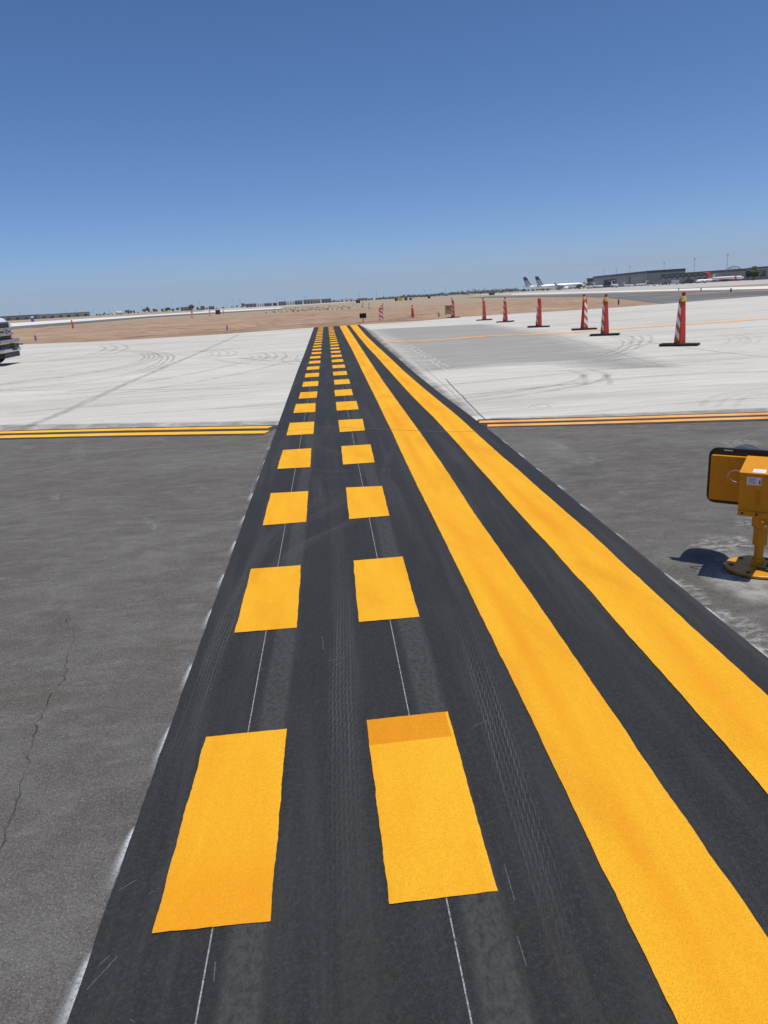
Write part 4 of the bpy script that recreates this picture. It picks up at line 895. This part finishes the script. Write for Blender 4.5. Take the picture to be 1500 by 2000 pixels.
def airplane(label, loc, rz, L, R_, span, cat='aeroplane', ttail=False, eng='wing', mats=('ac_white', 'ac_grey', 'ac_white'), chord=None, finh=None, z0=None, name='airplane', neng=2, sweep=.5, group=None, winglet=False, band=None, belly=None, prop=False, scale=1.0):
    t = thing(name, label, cat, loc, rz, group); mf, mw_, mt = (M[k] for k in mats)
    zc = z0 if z0 is not None else R_*1.9; ch = chord or L*.17; fh = finh or L*.15
    # fuselage along +x nose, tail at -x
    prof = []; vs = []; fs = []; n = 18
    for u, r_, dz in ((0, .04, .42), (.03, .22, .36), (.10, .5, .22), (.20, .82, .08), (.30, 1, 0), (.5, 1, 0), (.72, 1, 0), (.86, .98, 0), (.92, .86, -.04), (.96, .66, -.10), (.985, .42, -.16), (1, .08, -.2)):
        for k in range(n):
            a = 2*math.pi*k/n; vs.append((L*(u-.5), R_*r_*math.cos(a), zc+R_*dz+R_*r_*math.sin(a)))
    for i in range(11):
        for k in range(n): fs.append((i*n+k, i*n+(k+1) % n, (i+1)*n+(k+1) % n, (i+1)*n+k))
    fs += [tuple(range(n)), tuple(range(11*n, 12*n))[::-1]]
    fu = MB().add(vs, fs).build('fuselage', mf, t, smooth=True, angle=60)
    MB().box((L*.462, 0, zc+R_*.42), (L*.022, R_*1.15, R_*.34)).build('cockpit_window', M['ac_glass'], fu)
    if L > 12:
        for s in (-1, 1): MB().box((L*.06, s*R_*.975, zc+R_*.28), (L*.66, R_*.05, R_*.10)).build('window_row', M['ac_glass'], fu)
    if band: MB().lathe([(0, R_*1.012), (L*.05, R_*1.012)], (L*.27, 0, zc), (1, 0, 0), 24).build('paint_band', M[band], fu, smooth=True)
    if belly: MB().lathe([(0, R_*.55), (L*.06, R_*.80), (L*.34, R_*.80), (L*.42, R_*.5)], (-L*.16, 0, zc-R_*.55), (1, 0, 0), 18).build('belly_tank', M[belly], fu, smooth=True)
    zw = zc-R_*.55
    for s in (-1, 1):
        h = span/2; sw = sweep*h
        pts = [(L*.06+ch*.5, 0), (L*.06-ch*.5, 0), (L*.06-ch*.35-sw, h), (L*.06-ch*.05-sw, h)]
        wv = [(x, s*y, zw+.09*y+d) for d in (-.02*ch-.05, .05*ch+.02) for x, y in pts]
        wo_ = MB().add(wv, [(0, 1, 2, 3), (7, 6, 5, 4), (0, 4, 5, 1), (1, 5, 6, 2), (2, 6, 7, 3), (3, 7, 4, 0)]).build('wing', mw_, t)
        if winglet: MB().prism([(L*.06-ch*.05-sw, 0), (L*.06-ch*.35-sw, 0), (L*.06-ch*.5-sw, R_*.95), (L*.06-ch*.3-sw, R_*.95)], 0, .15, lambda u, v, d: Vector((u, s*(h+d+v*.2), zw+.09*h+v))).build('winglet', mt, wo_)
    xf = -L*.46; fc_ = L*.115
    MB().prism([(xf+fc_*1.15, 0), (xf-fc_*.05, 0), (xf-fc_*.45, fh), (xf+fc_*.12, fh)], -R_*.07, R_*.07, lambda u, v, d: Vector((u, d, zc+R_*.75+v))).build('tail_fin', mt, t, bevel=R_*.02)
    zt = zc+R_*.75+fh if ttail else zc+R_*.5; xs_ = xf-fc_*.15 if ttail else xf+fc_*.3; hs2 = span*.18 if not ttail else span*.21
    for s in (-1, 1):
        MB().add([(x, s*y, zt+d+y*.04) for d in (0, .07*fc_+.04) for x, y in ((xs_+fc_*.5, 0), (xs_-fc_*.35, 0), (xs_-fc_*.6, hs2), (xs_-fc_*.25, hs2))], [(0, 1, 2, 3), (7, 6, 5, 4), (0, 4, 5, 1), (1, 5, 6, 2), (2, 6, 7, 3), (3, 7, 4, 0)]).build('stabilizer', mt if ttail else mw_, t)
    er = R_*(.52 if eng == 'wing' else .42)
    if eng != 'none':
        for s in (-1, 1):
            c = (L*.06+ch*.35-.30*span*.5*sweep*.6, s*span*.165, zw-er*.75) if eng == 'wing' else (-L*.33, s*(R_+er*.9), zc+R_*.35)
            if prop: c = (L*.10, s*span*.17, zw+.2)
            e_ = MB().lathe([(-er*2.2, er*.5), (-er*.8, er*.95), (er*1.3, er), (er*1.7, er*.9)], c, (1, 0, 0), 16).build('engine', mf if eng == 'wing' else (M[band] if band else mf), t, smooth=True)
            MB().lathe([(er*1.65, er*.82), (er*1.71, er*.80)], c, (1, 0, 0), 16).build('intake', M['ac_dark'], e_)
            if prop: MB().box((c[0]+er*1.9, c[1], c[2]), (.06, .12, 2.0)).build('propeller', M['ac_dark'], t)
            MB().box((c[0]-er*.3, c[1]*(.9 if eng == 'wing' else .8), c[2]+(er*1.1 if eng == 'wing' else 0)), (er*1.6, er*.25 if eng == 'wing' else er, er*.9 if eng == 'wing' else er*.2)).build('pylon', mw_, t)
    for x, y in ((L*.40, 0), (-L*.02, R_*1.3), (-L*.02, -R_*1.3)):
        wr = min(.62, R_*.3); g_ = MB().cyl((x, y, wr), (x, y, zc-R_*.6), wr*.3, n=8).build('landing_gear', M['ac_grey'], t)
        MB().lathe([(-wr*.5, wr), (wr*.5, wr)], (x, y-wr*.5, wr), (0, 1, 0), 12).lathe([(-wr*.5, wr), (wr*.5, wr)], (x, y+wr*.5, wr), (0, 1, 0), 12).build('wheel', M['ac_dark'], g_)
    t.scale = (scale,)*3
    return t
def head(px, D, deg):                              # heading in degrees from the across-view direction (0 = nose to the right)
    p = far(px, D); return -math.atan2(p.x, p.y)+R(deg)
for lab, px, D, dg, k in (('larger white airliner with striped tail, parked farther back behind another airliner', 1071, 960, 12, 1.05), ('white airliner with striped tail parked nearest the green bush', 1094, 860, 16, .95)):
    p = far(px, D); airplane(lab, (p.x, p.y, -.03), head(px, D, dg), 61, 2.7, 60, cat='airliner', winglet=True, mats=('ac_white', 'ac_grey', 'tail'), finh=10.6, z0=4.9, scale=k, name='airliner')
for lab, px, D, dg in (('small white business jet just right of the green bush', 1150, 760, -62), ('white business jet with high T tail in front of the hangar corner', 1168, 700, -58), ('low winged pale jet with dark belly before the open hangar door', 1200, 600, -72)):
    p = far(px, D); airplane(lab, (p.x, p.y, -.03), head(px, D, dg), 15, .95, 14, 'business jet', True, 'tail', finh=2.6, z0=1.7, scale=1.05, name='business_jet', group='business jets before the hangar')
p = far(1416, 560); airplane('white and orange firefighting jet with orange T tail and orange fuselage band', (p.x, p.y, -.03), head(1416, 560, -22), 36, 1.7, 30, 'jet', True, 'tail', ('ac_white', 'ac_grey', 'ac_orange'), finh=5.2, z0=3.2, band='ac_orange', belly='ac_red', name='tanker_jet', scale=.76)
p = far(1468, 600); airplane('dark red aircraft parked behind the nose of the orange tailed jet', (p.x, p.y, -.03), head(1468, 600, 178), 15, 1.5, 14, 'aeroplane', False, 'none', ('ac_red', 'ac_grey', 'ac_red'), finh=2.0, z0=3.0, name='red_airplane')
p = far(1377, 480); airplane('white twin propeller aeroplane with high T tail, left of the orange tailed jet', (p.x, p.y, -.03), head(1377, 480, 200), 12, .8, 15.5, 'propeller plane', True, 'wing', finh=2.6, z0=1.6, sweep=.05, prop=True, name='propeller_plane')
p = far(1228, 640); airplane('little pale aeroplane with raised tail between hangar doors, right of the low jet', (p.x, p.y, -.03), head(1228, 640, -30), 10, .6, 11, 'light aeroplane', False, 'none', finh=2.4, z0=1.2, sweep=.05, name='light_airplane')
p = far(1252, 620); airplane('little pale aeroplane with T tail left of the parked white vans', (p.x, p.y, -.03), head(1252, 620, 160), 10, .6, 11, 'light aeroplane', True, 'none', finh=2.2, z0=1.3, sweep=.05, name='light_airplane')
p = far(917, 760); airplane('lone white light aeroplane facing the camera before the dark treeline', (p.x, p.y, -.05), head(917, 760, -88), 8, .65, 10.5, 'light aeroplane', False, 'none', finh=1.7, z0=1.2, sweep=.02, name='light_airplane', mats=('ac_white', 'ac_white', 'ac_white'))
p = far(232, 1000); airplane('white aeroplane far left on the horizon showing a tall pointed tail', (p.x, p.y, -.05), head(232, 1000, 78), 32, 1.9, 26, 'aeroplane', False, 'none', finh=7.2, z0=2.6, name='airplane', mats=('ac_white', 'ac_white', 'ac_white'))

# ------------------------------------------------------------------ apron vehicles
M['veh_dark'] = simple('dark vehicle paint', (.05, .055, .06), .35); M['veh_silver'] = simple('silver vehicle paint', (.5, .5, .5), .3)
def vehicle(label, px, D, deg, paint, L=4.9, hgt=1.85, box=False, name='parked_car', cat='car'):
    p = far(px, D); t = thing(name, label, cat, (p.x, p.y, -.03), head(px, D, deg), 'vehicles parked on the distant apron'); m = M[paint]
    MB().prism([(-L/2, .45), (-L/2, 1.05), (L*.22, 1.08), (L*.46, .98), (L/2, .8), (L/2, .45)], -.95, .95, fx).build('body', m, t, bevel=.06)
    if box: MB().box((-L*.16, 0, 1.05+(hgt-1.05)/2), (L*.62, 2.0, hgt-1.0)).build('cargo_box', m, t, bevel=.04); MB().prism([(L*.17, 1.06), (L*.19, 1.75), (L*.32, 1.75), (L*.40, 1.06)], -.88, .88, fx).build('cab', M['tglass'], t)
    else:
        MB().prism([(-L*.46, 1.04), (-L*.42, hgt-.08), (L*.10, hgt-.08), (L*.26, 1.06)], -.86, .86, fx).build('windows', M['tglass'], t, bevel=.04); MB().prism([(-L*.43, hgt-.09), (-L*.42, hgt), (L*.10, hgt), (L*.12, hgt-.09)], -.85, .85, fx).build('roof', m, t, bevel=.03)
    for x in (-L*.30, L*.31):
        for s in (-1, 1): MB().lathe([(-.11, .36), (.11, .36)], (x, s*.86, .36), (0, 1, 0), 14).build('wheel', M['tyre'], t)
    return t
vehicle('white van parked in front of the hangar corner, leftmost of the vehicles', 1271, 520, 175, 'ac_white', 5.4, 2.2)
vehicle('white station wagon parked directly right of the leftmost van', 1284, 500, 172, 'ac_white', 5.2, 1.9)
vehicle('dark car parked between the white wagon and the silver box truck', 1298, 520, 178, 'veh_dark', 4.8, 1.6)
vehicle('silver box truck parked under the zigzag canopy', 1315, 480, 184, 'veh_silver', 7.5, 3.0, True, 'box_truck', 'truck')
vehicle('dark flat topped truck left of the propeller aeroplane', 1342, 470, 180, 'veh_dark', 7.6, 2.6, True, 'box_truck', 'truck')

# ------------------------------------------------------------------ hangars and buildings
def m_metal(name, c, sc=1.2):
    n = NT(name, .6, 0, .4); p = n.obj(); w_ = n.wave(p, sc, 0, 0, 'X'); f = n.noise(p, .12, 4); k = n.mix(n.rng(f, .3, .7), tuple(x*.88 for x in c), tuple(x*1.1 for x in c)); k = n.mix(n.rng(w_, .8, 1, 0, .3), k, tuple(x*.7 for x in c)); n.col(k); n.bump(w_, .05, .4); return n.m
M['hangar_grey'] = m_metal('grey hangar cladding', (.25, .245, .225)); M['hangar_grey2'] = m_metal('blue grey cladding', (.20, .205, .205)); M['fascia'] = simple('dark teal fascia', (.022, .038, .045), .5); M['void'] = simple('dark doorway', (.012, .012, .013), .9)
M['door_grey'] = m_metal('hangar door leaf', (.30, .29, .265), .6); M['roof_dark'] = simple('dark roof', (.10, .10, .098), .8, 0, .2, .1); M['roof_light'] = simple('pale roof', (.5, .5, .5), .7, 0, .1, .1)
M['beige'] = simple('beige wall', (.34, .30, .24), .8, 0, .1, .1); M['brownwall'] = simple('brown wall', (.11, .075, .055), .8, 0, .15, .1); M['dim_wall'] = simple('dim grey wall', (.20, .19, .185), .8, 0, .15, .05); M['pale_wall'] = simple('pale grey wall', (.27, .265, .25), .8, 0, .1, .05)
M['win_dark'] = simple('dark window', (.03, .035, .04), .15)
def footprint(mbs, P, z0, z1, grow=0.0):
    c = sum(P, Vector((0, 0)))/len(P); Q = [p+(p-c).normalized()*grow for p in P]
    mbs.add([(p.x, p.y, z0) for p in Q]+[(p.x, p.y, z1) for p in Q], [tuple(range(len(Q)))[::-1], tuple(range(len(Q), 2*len(Q)))]+[(i, (i+1) % len(Q), (i+1) % len(Q)+len(Q), i+len(Q)) for i in range(len(Q))]); return mbs
def on_wall(a, b, t0, t1, z0, z1, out=.25, th=.3):
    d = (b-a).normalized(); n = Vector((d.y, -d.x)); n = n if n.dot(-(a+b)/2) > 0 else -n
    p0 = a.lerp(b, t0)+n*out; p1 = a.lerp(b, t1)+n*out; q0 = p0-n*th; q1 = p1-n*th
    return MB().add([(*p, z) for z in (z0, z1) for p in (p0, p1, q1, q0)], [(0, 1, 2, 3), (7, 6, 5, 4), (0, 1, 5, 4), (1, 2, 6, 5), (2, 3, 7, 6), (3, 0, 4, 7)])
def bld(name, label, cat='building', group=None): return thing(name, label, cat, (0, 0, 0), 0, group)
A0, A1, A2 = far(1158, 940), far(1262, 748), far(1337, 725); bk = (A1-A0).normalized(); bn = Vector((-bk.y, bk.x)); bn = bn if bn.y > 0 else -bn
hA = bld('hangar', 'large grey hangar with dark teal roof edge and an open doorway', 'hangar')
FA = [A0, A1, A2, A2*1.10, A0*1.06]
footprint(MB(), FA, -.1, 11.7).build('wall', M['hangar_grey'], hA); footprint(MB(), FA, 11.7, 14.0, .5).build('roof_fascia', M['fascia'], hA)
on_wall(A0, A1, .25, .46, 0, 8.6, .15, .2).build('open_doorway', M['void'], hA)
for t0, t1 in ((.06, .23), (.50, .70), (.75, .95)): on_wall(A0, A1, t0, t1, 0, 8.6).build('door_leaf', M['door_grey'], hA)
for t0 in (.485, .735): on_wall(A0, A1, t0, t0+.012, 0, 9.2, .3).build('door_post', M['void'], hA)
on_wall(A1, A2, .01, .99, 0, 11.6, .2).build('side_cladding', M['hangar_grey2'], hA)
B0, B1 = far(1290, 660), far(1462, 585); bd = (B1-B0).normalized(); bn2 = Vector((-bd.y, bd.x)); bn2 = bn2 if bn2.y > 0 else -bn2
hB = bld('terminal_hangar', 'long low dark roofed hangar with a zigzag canopy along its front', 'hangar')
footprint(MB(), [B0, B1, B1+bn2*22, B0+bn2*22], -.1, 7.2).build('wall', M['hangar_grey'], hB); footprint(MB(), [B0, B1, B1+bn2*22, B0+bn2*22], 7.2, 9.0, .4).build('roof', M['roof_dark'], hB)
LB = (B1-B0).length; zg = MB(); nz = int(LB*.62/3.1); bo_ = -bn2*.7
for i in range(nz):
    a = B0+bd*(3.1*i)+bo_; b = B0+bd*(3.1*(i+1))+bo_; za = 6.6 if i % 2 else 4.9; zb_ = 4.9 if i % 2 else 6.6
    zg.add([(a.x, a.y, za), (b.x, b.y, zb_), (b.x, b.y, zb_+.5), (a.x, a.y, za+.5), (a.x-bo_.x, a.y-bo_.y, za), (b.x-bo_.x, b.y-bo_.y, zb_), (b.x-bo_.x, b.y-bo_.y, zb_+.5), (a.x-bo_.x, a.y-bo_.y, za+.5)], [(0, 1, 2, 3), (7, 6, 5, 4), (0, 1, 5, 4), (3, 2, 6, 7)])
zg.build('zigzag_canopy', M['void'], hB)
for t0, t1 in ((.20, .235), (.33, .36), (.45, .49), (.52, .56), (.75, .80), (.86, .90)): on_wall(B0, B1, t0, t1, 0, 4.0).build('door', M['win_dark'], hB)
tr_ = MB(); qa = B0.lerp(B1, .82); qb = B0.lerp(B1, .97)
for i in range(10):
    a = qa.lerp(qb, i/10); b = qa.lerp(qb, (i+1)/10); f_ = lambda t: 9.2+2.2*math.sin(math.pi*t)
    tr_.cyl((a.x, a.y+8, f_(i/10)), (b.x, b.y+8, f_((i+1)/10)), .22, n=6); tr_.cyl((a.x, a.y+8, 9.0), (b.x, b.y+8, f_((i+1)/10)), .12, n=6)
tr_.build('roof_truss', M['roof_dark'], hB)
ct = bld('control_cab', 'small glazed tower with overhanging roof beside the hangar corner', 'tower'); p = far(1152.5, 890); ct.location = (p.x, p.y, 0); ct.rotation_euler = (0, 0, -.4)
MB().box((0, 0, 4), (6, 6, 8)).build('tower_base', M['hangar_grey2'], ct); MB().box((0, 0, 9.4), (7, 7, 2.8)).build('window_band', M['win_dark'], ct); MB().box((0, 0, 11.2), (8.5, 8.5, .8)).build('roof', M['fascia'], ct)
C0, C1 = far(1480, 540), far(1640, 500)
bc = bld('office_building', 'blue grey flat roofed building at the right edge behind the round tree', 'building'); cn = Vector((0, 1))
footprint(MB(), [C0, C1, C1+Vector((6, 25)), C0+Vector((6, 25))], -.1, 8.2).build('wall', M['hangar_grey2'], bc); footprint(MB(), [C0, C1, C1+Vector((6, 25)), C0+Vector((6, 25))], 8.2, 9.0, .3).build('roof_edge', M['fascia'], bc)
for k in range(6): on_wall(C0, C1, .03+.16*k, .10+.16*k, 2.0, 6.0).build('window', M['win_dark'], bc)
# left and middle horizon: sheds
def shed(label, x0, x1, D, h_, wall, roof, dep=40, D1=None, name='warehouse', nd=0, grp='low buildings along the horizon'):
    a, b = far(x0, D), far(x1, D1 or D); t = bld(name, label, 'building', grp); d = (b-a).normalized(); n = ((a+b)/2).normalized()
    P = [a, b, b*(1+dep/b.length*.3), a*(1+dep/a.length*.3)]; footprint(MB(), P, -.1, h_*.86).build('wall', M[wall], t); footprint(MB(), P, h_*.86, h_, .3).build('roof', M[roof], t)
    for k in range(nd): on_wall(a, b, (k+.3)/nd, (k+.7)/nd, .2, h_*.55, .2).build('dock_door', M['win_dark'], t)
    return t
shed('long dark warehouse at the far left horizon above the truck', -60, 78, 1300, 7.8, 'dim_wall', 'roof_dark', 60, nd=8)
shed('long pale warehouse right of the dark one on the left horizon', 78, 176, 1300, 7.4, 'pale_wall', 'dim_wall', 60, nd=6)
for i, (x0, x1, D, h_, wl_, rf_, lb) in enumerate(((480, 501, 1000, 6.0, 'dim_wall', 'dim_wall', 'dark grey block with a bush at its left, leftmost of the middle horizon buildings'), (502, 516, 1100, 5.5, 'ac_white', 'roof_light', 'white low shed right of the leftmost dark block on the horizon'),
    (516, 531, 1000, 5.2, 'dim_wall', 'dim_wall', 'low dark grey shed after the white one on the horizon'), (533, 541, 1000, 5.0, 'brownwall', 'brownwall', 'small brown block in the middle of the horizon'), (544, 559, 980, 6.4, 'dim_wall', 'roof_dark', 'taller dark block right of the brown one on the horizon'),
    (560, 575, 1100, 6.6, 'ac_white', 'roof_light', 'white fronted hall between two dark blocks on the horizon'), (576, 591, 1000, 7.0, 'dim_wall', 'pale_wall', 'grey block with window row left of the beige building'), (593, 612, 1050, 7.6, 'pale_wall', 'dim_wall', 'long grey terminal with many dark openings on the horizon'),
    (612, 626, 1050, 8.2, 'beige', 'roof_light', 'beige building directly above the start of the dashed lines'), (628, 647, 1150, 8.0, 'dim_wall', 'pale_wall', 'low grey terminal wing right of the beige building'), (664, 690, 1300, 6.0, 'ac_white', 'roof_light', 'white low hall above the far warning light'), (698, 718, 1300, 5.5, 'pale_wall', 'dim_wall', 'pale shed at the start of the right treeline'), (353, 372, 1400, 8.6, 'dim_wall', 'pale_wall', 'grey hall among the scattered left horizon trees'), (392, 400, 1300, 8.0, 'dim_wall', 'dim_wall', 'narrow grey block right of the scattered left horizon trees'), (408, 419, 900, 5.0, 'dim_wall', 'dim_wall', 'tiny grey hut above the slatted crate'))):
    shed(lb, x0, x1, D, h_*.78, wl_, rf_, 30, name='terminal_building', nd=3)
# distant taxiway signs
M['sign_black'] = simple('black sign face', (.02, .02, .022), .6); M['sign_yellow'] = simple('yellow sign face', (.62, .42, .03), .55)
def board(label, px0, px1, D, h_, faces):
    a, b = far(px0, D), far(px1, D); t = thing('guidance_sign', label, 'sign', ((a.x+b.x)/2, (a.y+b.y)/2, -.06), math.atan2(b.y-a.y, b.x-a.x), 'taxiway guidance signs far out'); L = (b-a).length
    for k, m in enumerate(faces): MB().box((-L/2+L*(k+.5)/len(faces), 0, .35+h_/2), (L/len(faces)-.03, .3, h_)).build('sign_panel', M[m], t, bevel=.03)
    for s in (-1, 1): MB().box((s*L*.38, 0, .2), (.12, .12, .5)).build('sign_leg', M['ac_dark'], t)
board('distant guidance sign with yellow face beside a black panel', 771, 786, 330, 1.3, ('sign_black', 'sign_yellow', 'sign_yellow'))
board('small black sign back right of the yellow guidance sign', 789.5, 795.5, 330, .9, ('sign_black',)); board('smaller black sign back, second right of the yellow guidance sign', 799, 804.5, 350, .8, ('sign_black',))
board('dark sign back below the treeline right of the two small ones', 835.5, 840.5, 420, 1.1, ('sign_black',)); board('wide black sign back right of the lone light aeroplane', 955, 966, 400, 1.0, ('sign_black',)); board('dark sign back above the right solid yellow line', 695, 703, 330, 1.0, ('sign_black',))
# light poles
M['pole'] = simple('grey pole', (.22, .22, .23), .5, .3)
def pole(label, px, D, h_, grp='tall floodlight poles behind the hangars'):
    p = far(px, D); t = thing('light_pole', label, 'light pole', (p.x, p.y, -.05), -math.atan2(p.x, p.y), grp)
    MB().cyl((0, 0, 0), (0, 0, h_), .2, .12, 8).build('pole', M['pole'], t); MB().box((0, 0, h_), (1.5, .5, .4)).box((-.7, 0, h_+.4), (.5, .5, .4)).box((.7, 0, h_+.4), (.5, .5, .4)).build('lamp_head', M['pole'], t)
for lab, px, D, tp in (('leftmost floodlight pole above the large hangar roof', 1178.5, 980, 529), ('second floodlight pole from the left above the large hangar roof', 1203, 960, 526.5), ('third floodlight pole above the large hangar roof', 1229, 930, 523), ('floodlight pole near the right end of the large hangar roof', 1295.5, 850, 515.5), ('floodlight pole just beyond the end of the large hangar roof', 1354.5, 680, 508), ('tallest floodlight pole above the orange tailed jet', 1418, 600, 500)):
    pole(lab, px, D, (hz(px)-tp)*mpp(D)+1.5)
for i, px in enumerate((41, 131, 150, 183, 215, 278, 308, 336, 366, 391)):
    pole('thin utility pole on the left horizon', px, 1350, 13+rnd.uniform(-2, 3), 'thin utility poles along the left horizon')
for i, px in enumerate((418, 443, 456, 470, 541, 556, 596, 702, 736, 749, 830, 870, 915, 948)):
    pole('thin utility pole along the middle horizon', px, 1350, 12+rnd.uniform(-2, 4), 'thin utility poles along the middle horizon')

# ------------------------------------------------------------------ trees
def m_leaf(name, c):
    n = NT(name, .7, 0, .3); f = n.noise(n.pos(), .9, 3); n.col(n.mix(n.rng(f, .3, .7), tuple(x*.6 for x in c), tuple(x*1.35 for x in c))); n.b.inputs['Subsurface Weight'].default_value = 0; return n.m
M['leaf'] = m_leaf('green foliage', (.058, .085, .030)); M['leaf_dk'] = m_leaf('dusty dark foliage', (.048, .062, .038)); M['bark'] = simple('bark', (.10, .075, .055), .9)
def leaves(mb, c, rad, n, size, lumps=9):
    c = Vector(c); cs = []
    for _ in range(lumps):
        v = Vector((rnd.gauss(0, 1), rnd.gauss(0, 1), rnd.gauss(0, .8))).normalized(); k = rnd.uniform(.35, .8); cs.append((c+Vector((v.x*rad[0]*k, v.y*rad[1]*k, v.z*rad[2]*k)), rnd.uniform(.3, .55)))
    for _ in range(n):
        l, s = rnd.choice(cs); v = Vector((rnd.gauss(0, 1), rnd.gauss(0, 1), rnd.gauss(0, 1))).normalized()*(rnd.random()**.35)
        p = l+Vector((v.x*rad[0]*s, v.y*rad[1]*s, v.z*rad[2]*s)); a = Vector((rnd.gauss(0, 1), rnd.gauss(0, 1), rnd.gauss(0, 1))).normalized(); b = a.orthogonal().normalized(); z = size*rnd.uniform(.6, 1.3)
        mb.add([p-a*z-b*z*.6, p+a*z-b*z*.6, p+a*z*.8+b*z*.6, p-a*z*.8+b*z*.6], [(0, 1, 2, 3)])
    return mb
def tree(label, px, D, hgt, wd, n=140, leaf='leaf', name='tree', grp=None, low=.25):
    p = far(px, D); t = thing(name, label, 'tree', (p.x, p.y, -.06), 0, grp); sz = wd*.055 if n > 600 else wd*.11
    tk = MB().cyl((0, 0, 0), (.05*wd, 0, hgt*.55), wd*.04, wd*.02, 8)
    for a in range(4): tk.cyl((.02*wd, 0, hgt*.3), (wd*.28*math.cos(a*1.6), wd*.28*math.sin(a*1.6), hgt*.68), wd*.018, wd*.008, 6)
    tk.build('trunk', M['bark'], t)
    leaves(MB(), (0, 0, hgt*(low+(1-low)/2)), (wd*.5, wd*.5, hgt*(1-low)/2), n, sz, 9 if n < 600 else 22).build('crown', M[leaf], t, recalc=False); return t
tree('large round green tree before the flat roofed building at right', 1471, 470, 8.2, 8.6, 2600, 'leaf', low=.12)
tree('small sparse tree on the roofline left of the orange tailed jet', 1358, 690, 9.3, 5.0, 300, 'leaf_dk', low=.5)
for px, D, h_, wd, lb in ((1131, 850, 6.4, 8, 'dense green shrub tree behind the airliner nose, left of three'), (1140, 870, 7.8, 8, 'dense green shrub tree between the other two by the hangar'), (1148, 880, 7.0, 7.5, 'dense green shrub tree touching the small glazed tower')):
    tree(lb, px, D, h_, wd, 700, 'leaf', low=.02)
for i, (px, h_) in enumerate(((204, 5), (245.5, 7), (250, 7.5), (255.5, 6.5), (262, 6), (282.5, 9), (289.5, 10), (300.5, 7.5), (306, 6), (317, 6.5), (325, 9), (331, 9), (338, 7), (347, 7.5), (372.5, 10.5), (377, 9), (385, 6), (475, 8), (481, 6), (463, 5))):
    tree('dark tree scattered along the left horizon', px, 1250+rnd.uniform(-80, 80), h_*.92, h_*.75, 160, 'leaf_dk', grp='dark trees scattered along the left horizon', low=.15)
mb = MB()
for k in range(150):
    px = 735+(1010-735)*(k+rnd.random())/150; D = rnd.uniform(1350, 1700); p = far(px, D); u = (px-735)/275
    h_ = (4.0+5.0*u)*rnd.uniform(.6, 1.25); leaves(mb, (p.x, p.y, h_*.5), (h_*.9, h_*.9, h_*.55), 44, .85, 5)
for k in range(60):
    px = rnd.uniform(560, 735); D = rnd.uniform(1300, 1700); p = far(px, D); h_ = rnd.uniform(2, 4.5); leaves(mb, (p.x, p.y, h_*.5), (h_*.8, h_*.8, h_*.5), 36, .8, 4)
for k in range(60):
    px = rnd.uniform(0, 475); D = rnd.uniform(1180, 1290); p = far(px, D); h_ = rnd.uniform(1.2, 3.4); leaves(mb, (p.x, p.y, h_*.5), (h_*.9, h_*.9, h_*.5), 30, .6, 4)
for k in range(50):
    px = rnd.uniform(1010, 1125); D = rnd.uniform(1250, 1500); p = far(px, D); h_ = rnd.uniform(3, 6); leaves(mb, (p.x, p.y, h_*.5), (h_*.8, h_*.8, h_*.5), 40, .8, 4)
tag(mb.build('treeline', M['leaf_dk'], recalc=False), 'dark low treeline far off along the horizon', 'treeline', kind='stuff')
# dry weeds on the far infield
M['weeds'] = m_leaf('dry olive weeds', (.24, .20, .11)); mb = MB()
for k in range(120):
    px = rnd.gauss(620, 50); p = G(px, hz(px)+rnd.uniform(8, 17)); h_ = rnd.uniform(.08, .26)
    leaves(mb, (p.x, p.y, h_*.4), (h_*1.6, h_*1.6, h_*.5), 14, .10, 3)
tag(mb.build('dry_weeds', M['weeds'], recalc=False), 'sparse dry weeds on the far infield', 'weeds', kind='stuff')
# pebbles and clods along the near infield edge
mb = MB()
for k in range(500):
    x = rnd.uniform(-24, 26); y = at_x(EDGE, x)+rnd.uniform(.6, 14)**1.0; s_ = rnd.uniform(.02, .06)
    if y > 57 and x > 24: continue
    mb.box((x, y, s_*.2), (s_*2, s_*1.5, s_), 0, Matrix.Rotation(rnd.random()*3, 3, 'Z'), .6)
tag(mb.build('dirt_clods', M['dirt'], recalc=False), 'small clods of dirt strewn over the near infield', 'dirt clods', kind='stuff')
# mountain beyond the right edge
mb = MB(); vs = []; fs = []; n = 60
for i in range(n+1):
    px = 1470+700*i/n; D = 6500; p = far(px, D); u = i/n; hh = 330*math.sin(math.pi*min(1, u*1.0))**.8*(1+.25*noise.noise(Vector((u*9, 0, 0)))) if 0 < u < 1 else 0
    d = p.normalized()
    for k in range(4):
        q = p+d*k*260; vs.append((q.x, q.y, -2+hh*(0, .55, 1, .3)[k]*(1+.2*noise.noise(Vector((u*20, k*3.1, 4))))))
for i in range(n):
    for k in range(3): fs.append((i*4+k, (i+1)*4+k, (i+1)*4+k+1, i*4+k+1))
mb.add(vs, fs); M['rock'] = simple('desert rock', (.17, .13, .115), .95, 0, .25, .004); tag(mb.build('mountain', M['rock'], smooth=True), kind='structure')

# ------------------------------------------------------------------ desert air
hb = MB().box((0, 0, 169.5), (30000, 30000, 342)); hzm = bpy.data.materials.new('haze'); hzm.use_nodes = True; hn = hzm.node_tree; hn.nodes.clear()
pv = hn.nodes.new('ShaderNodeVolumePrincipled'); pv.inputs['Color'].default_value = (.82, .88, .95, 1); pv.inputs['Density'].default_value = 0.00006; pv.inputs['Anisotropy'].default_value = 0.0
ho_ = hn.nodes.new('ShaderNodeOutputMaterial'); hn.links.new(pv.outputs[0], ho_.inputs['Volume'])
tag(hb.build('haze', hzm), kind='stuff')
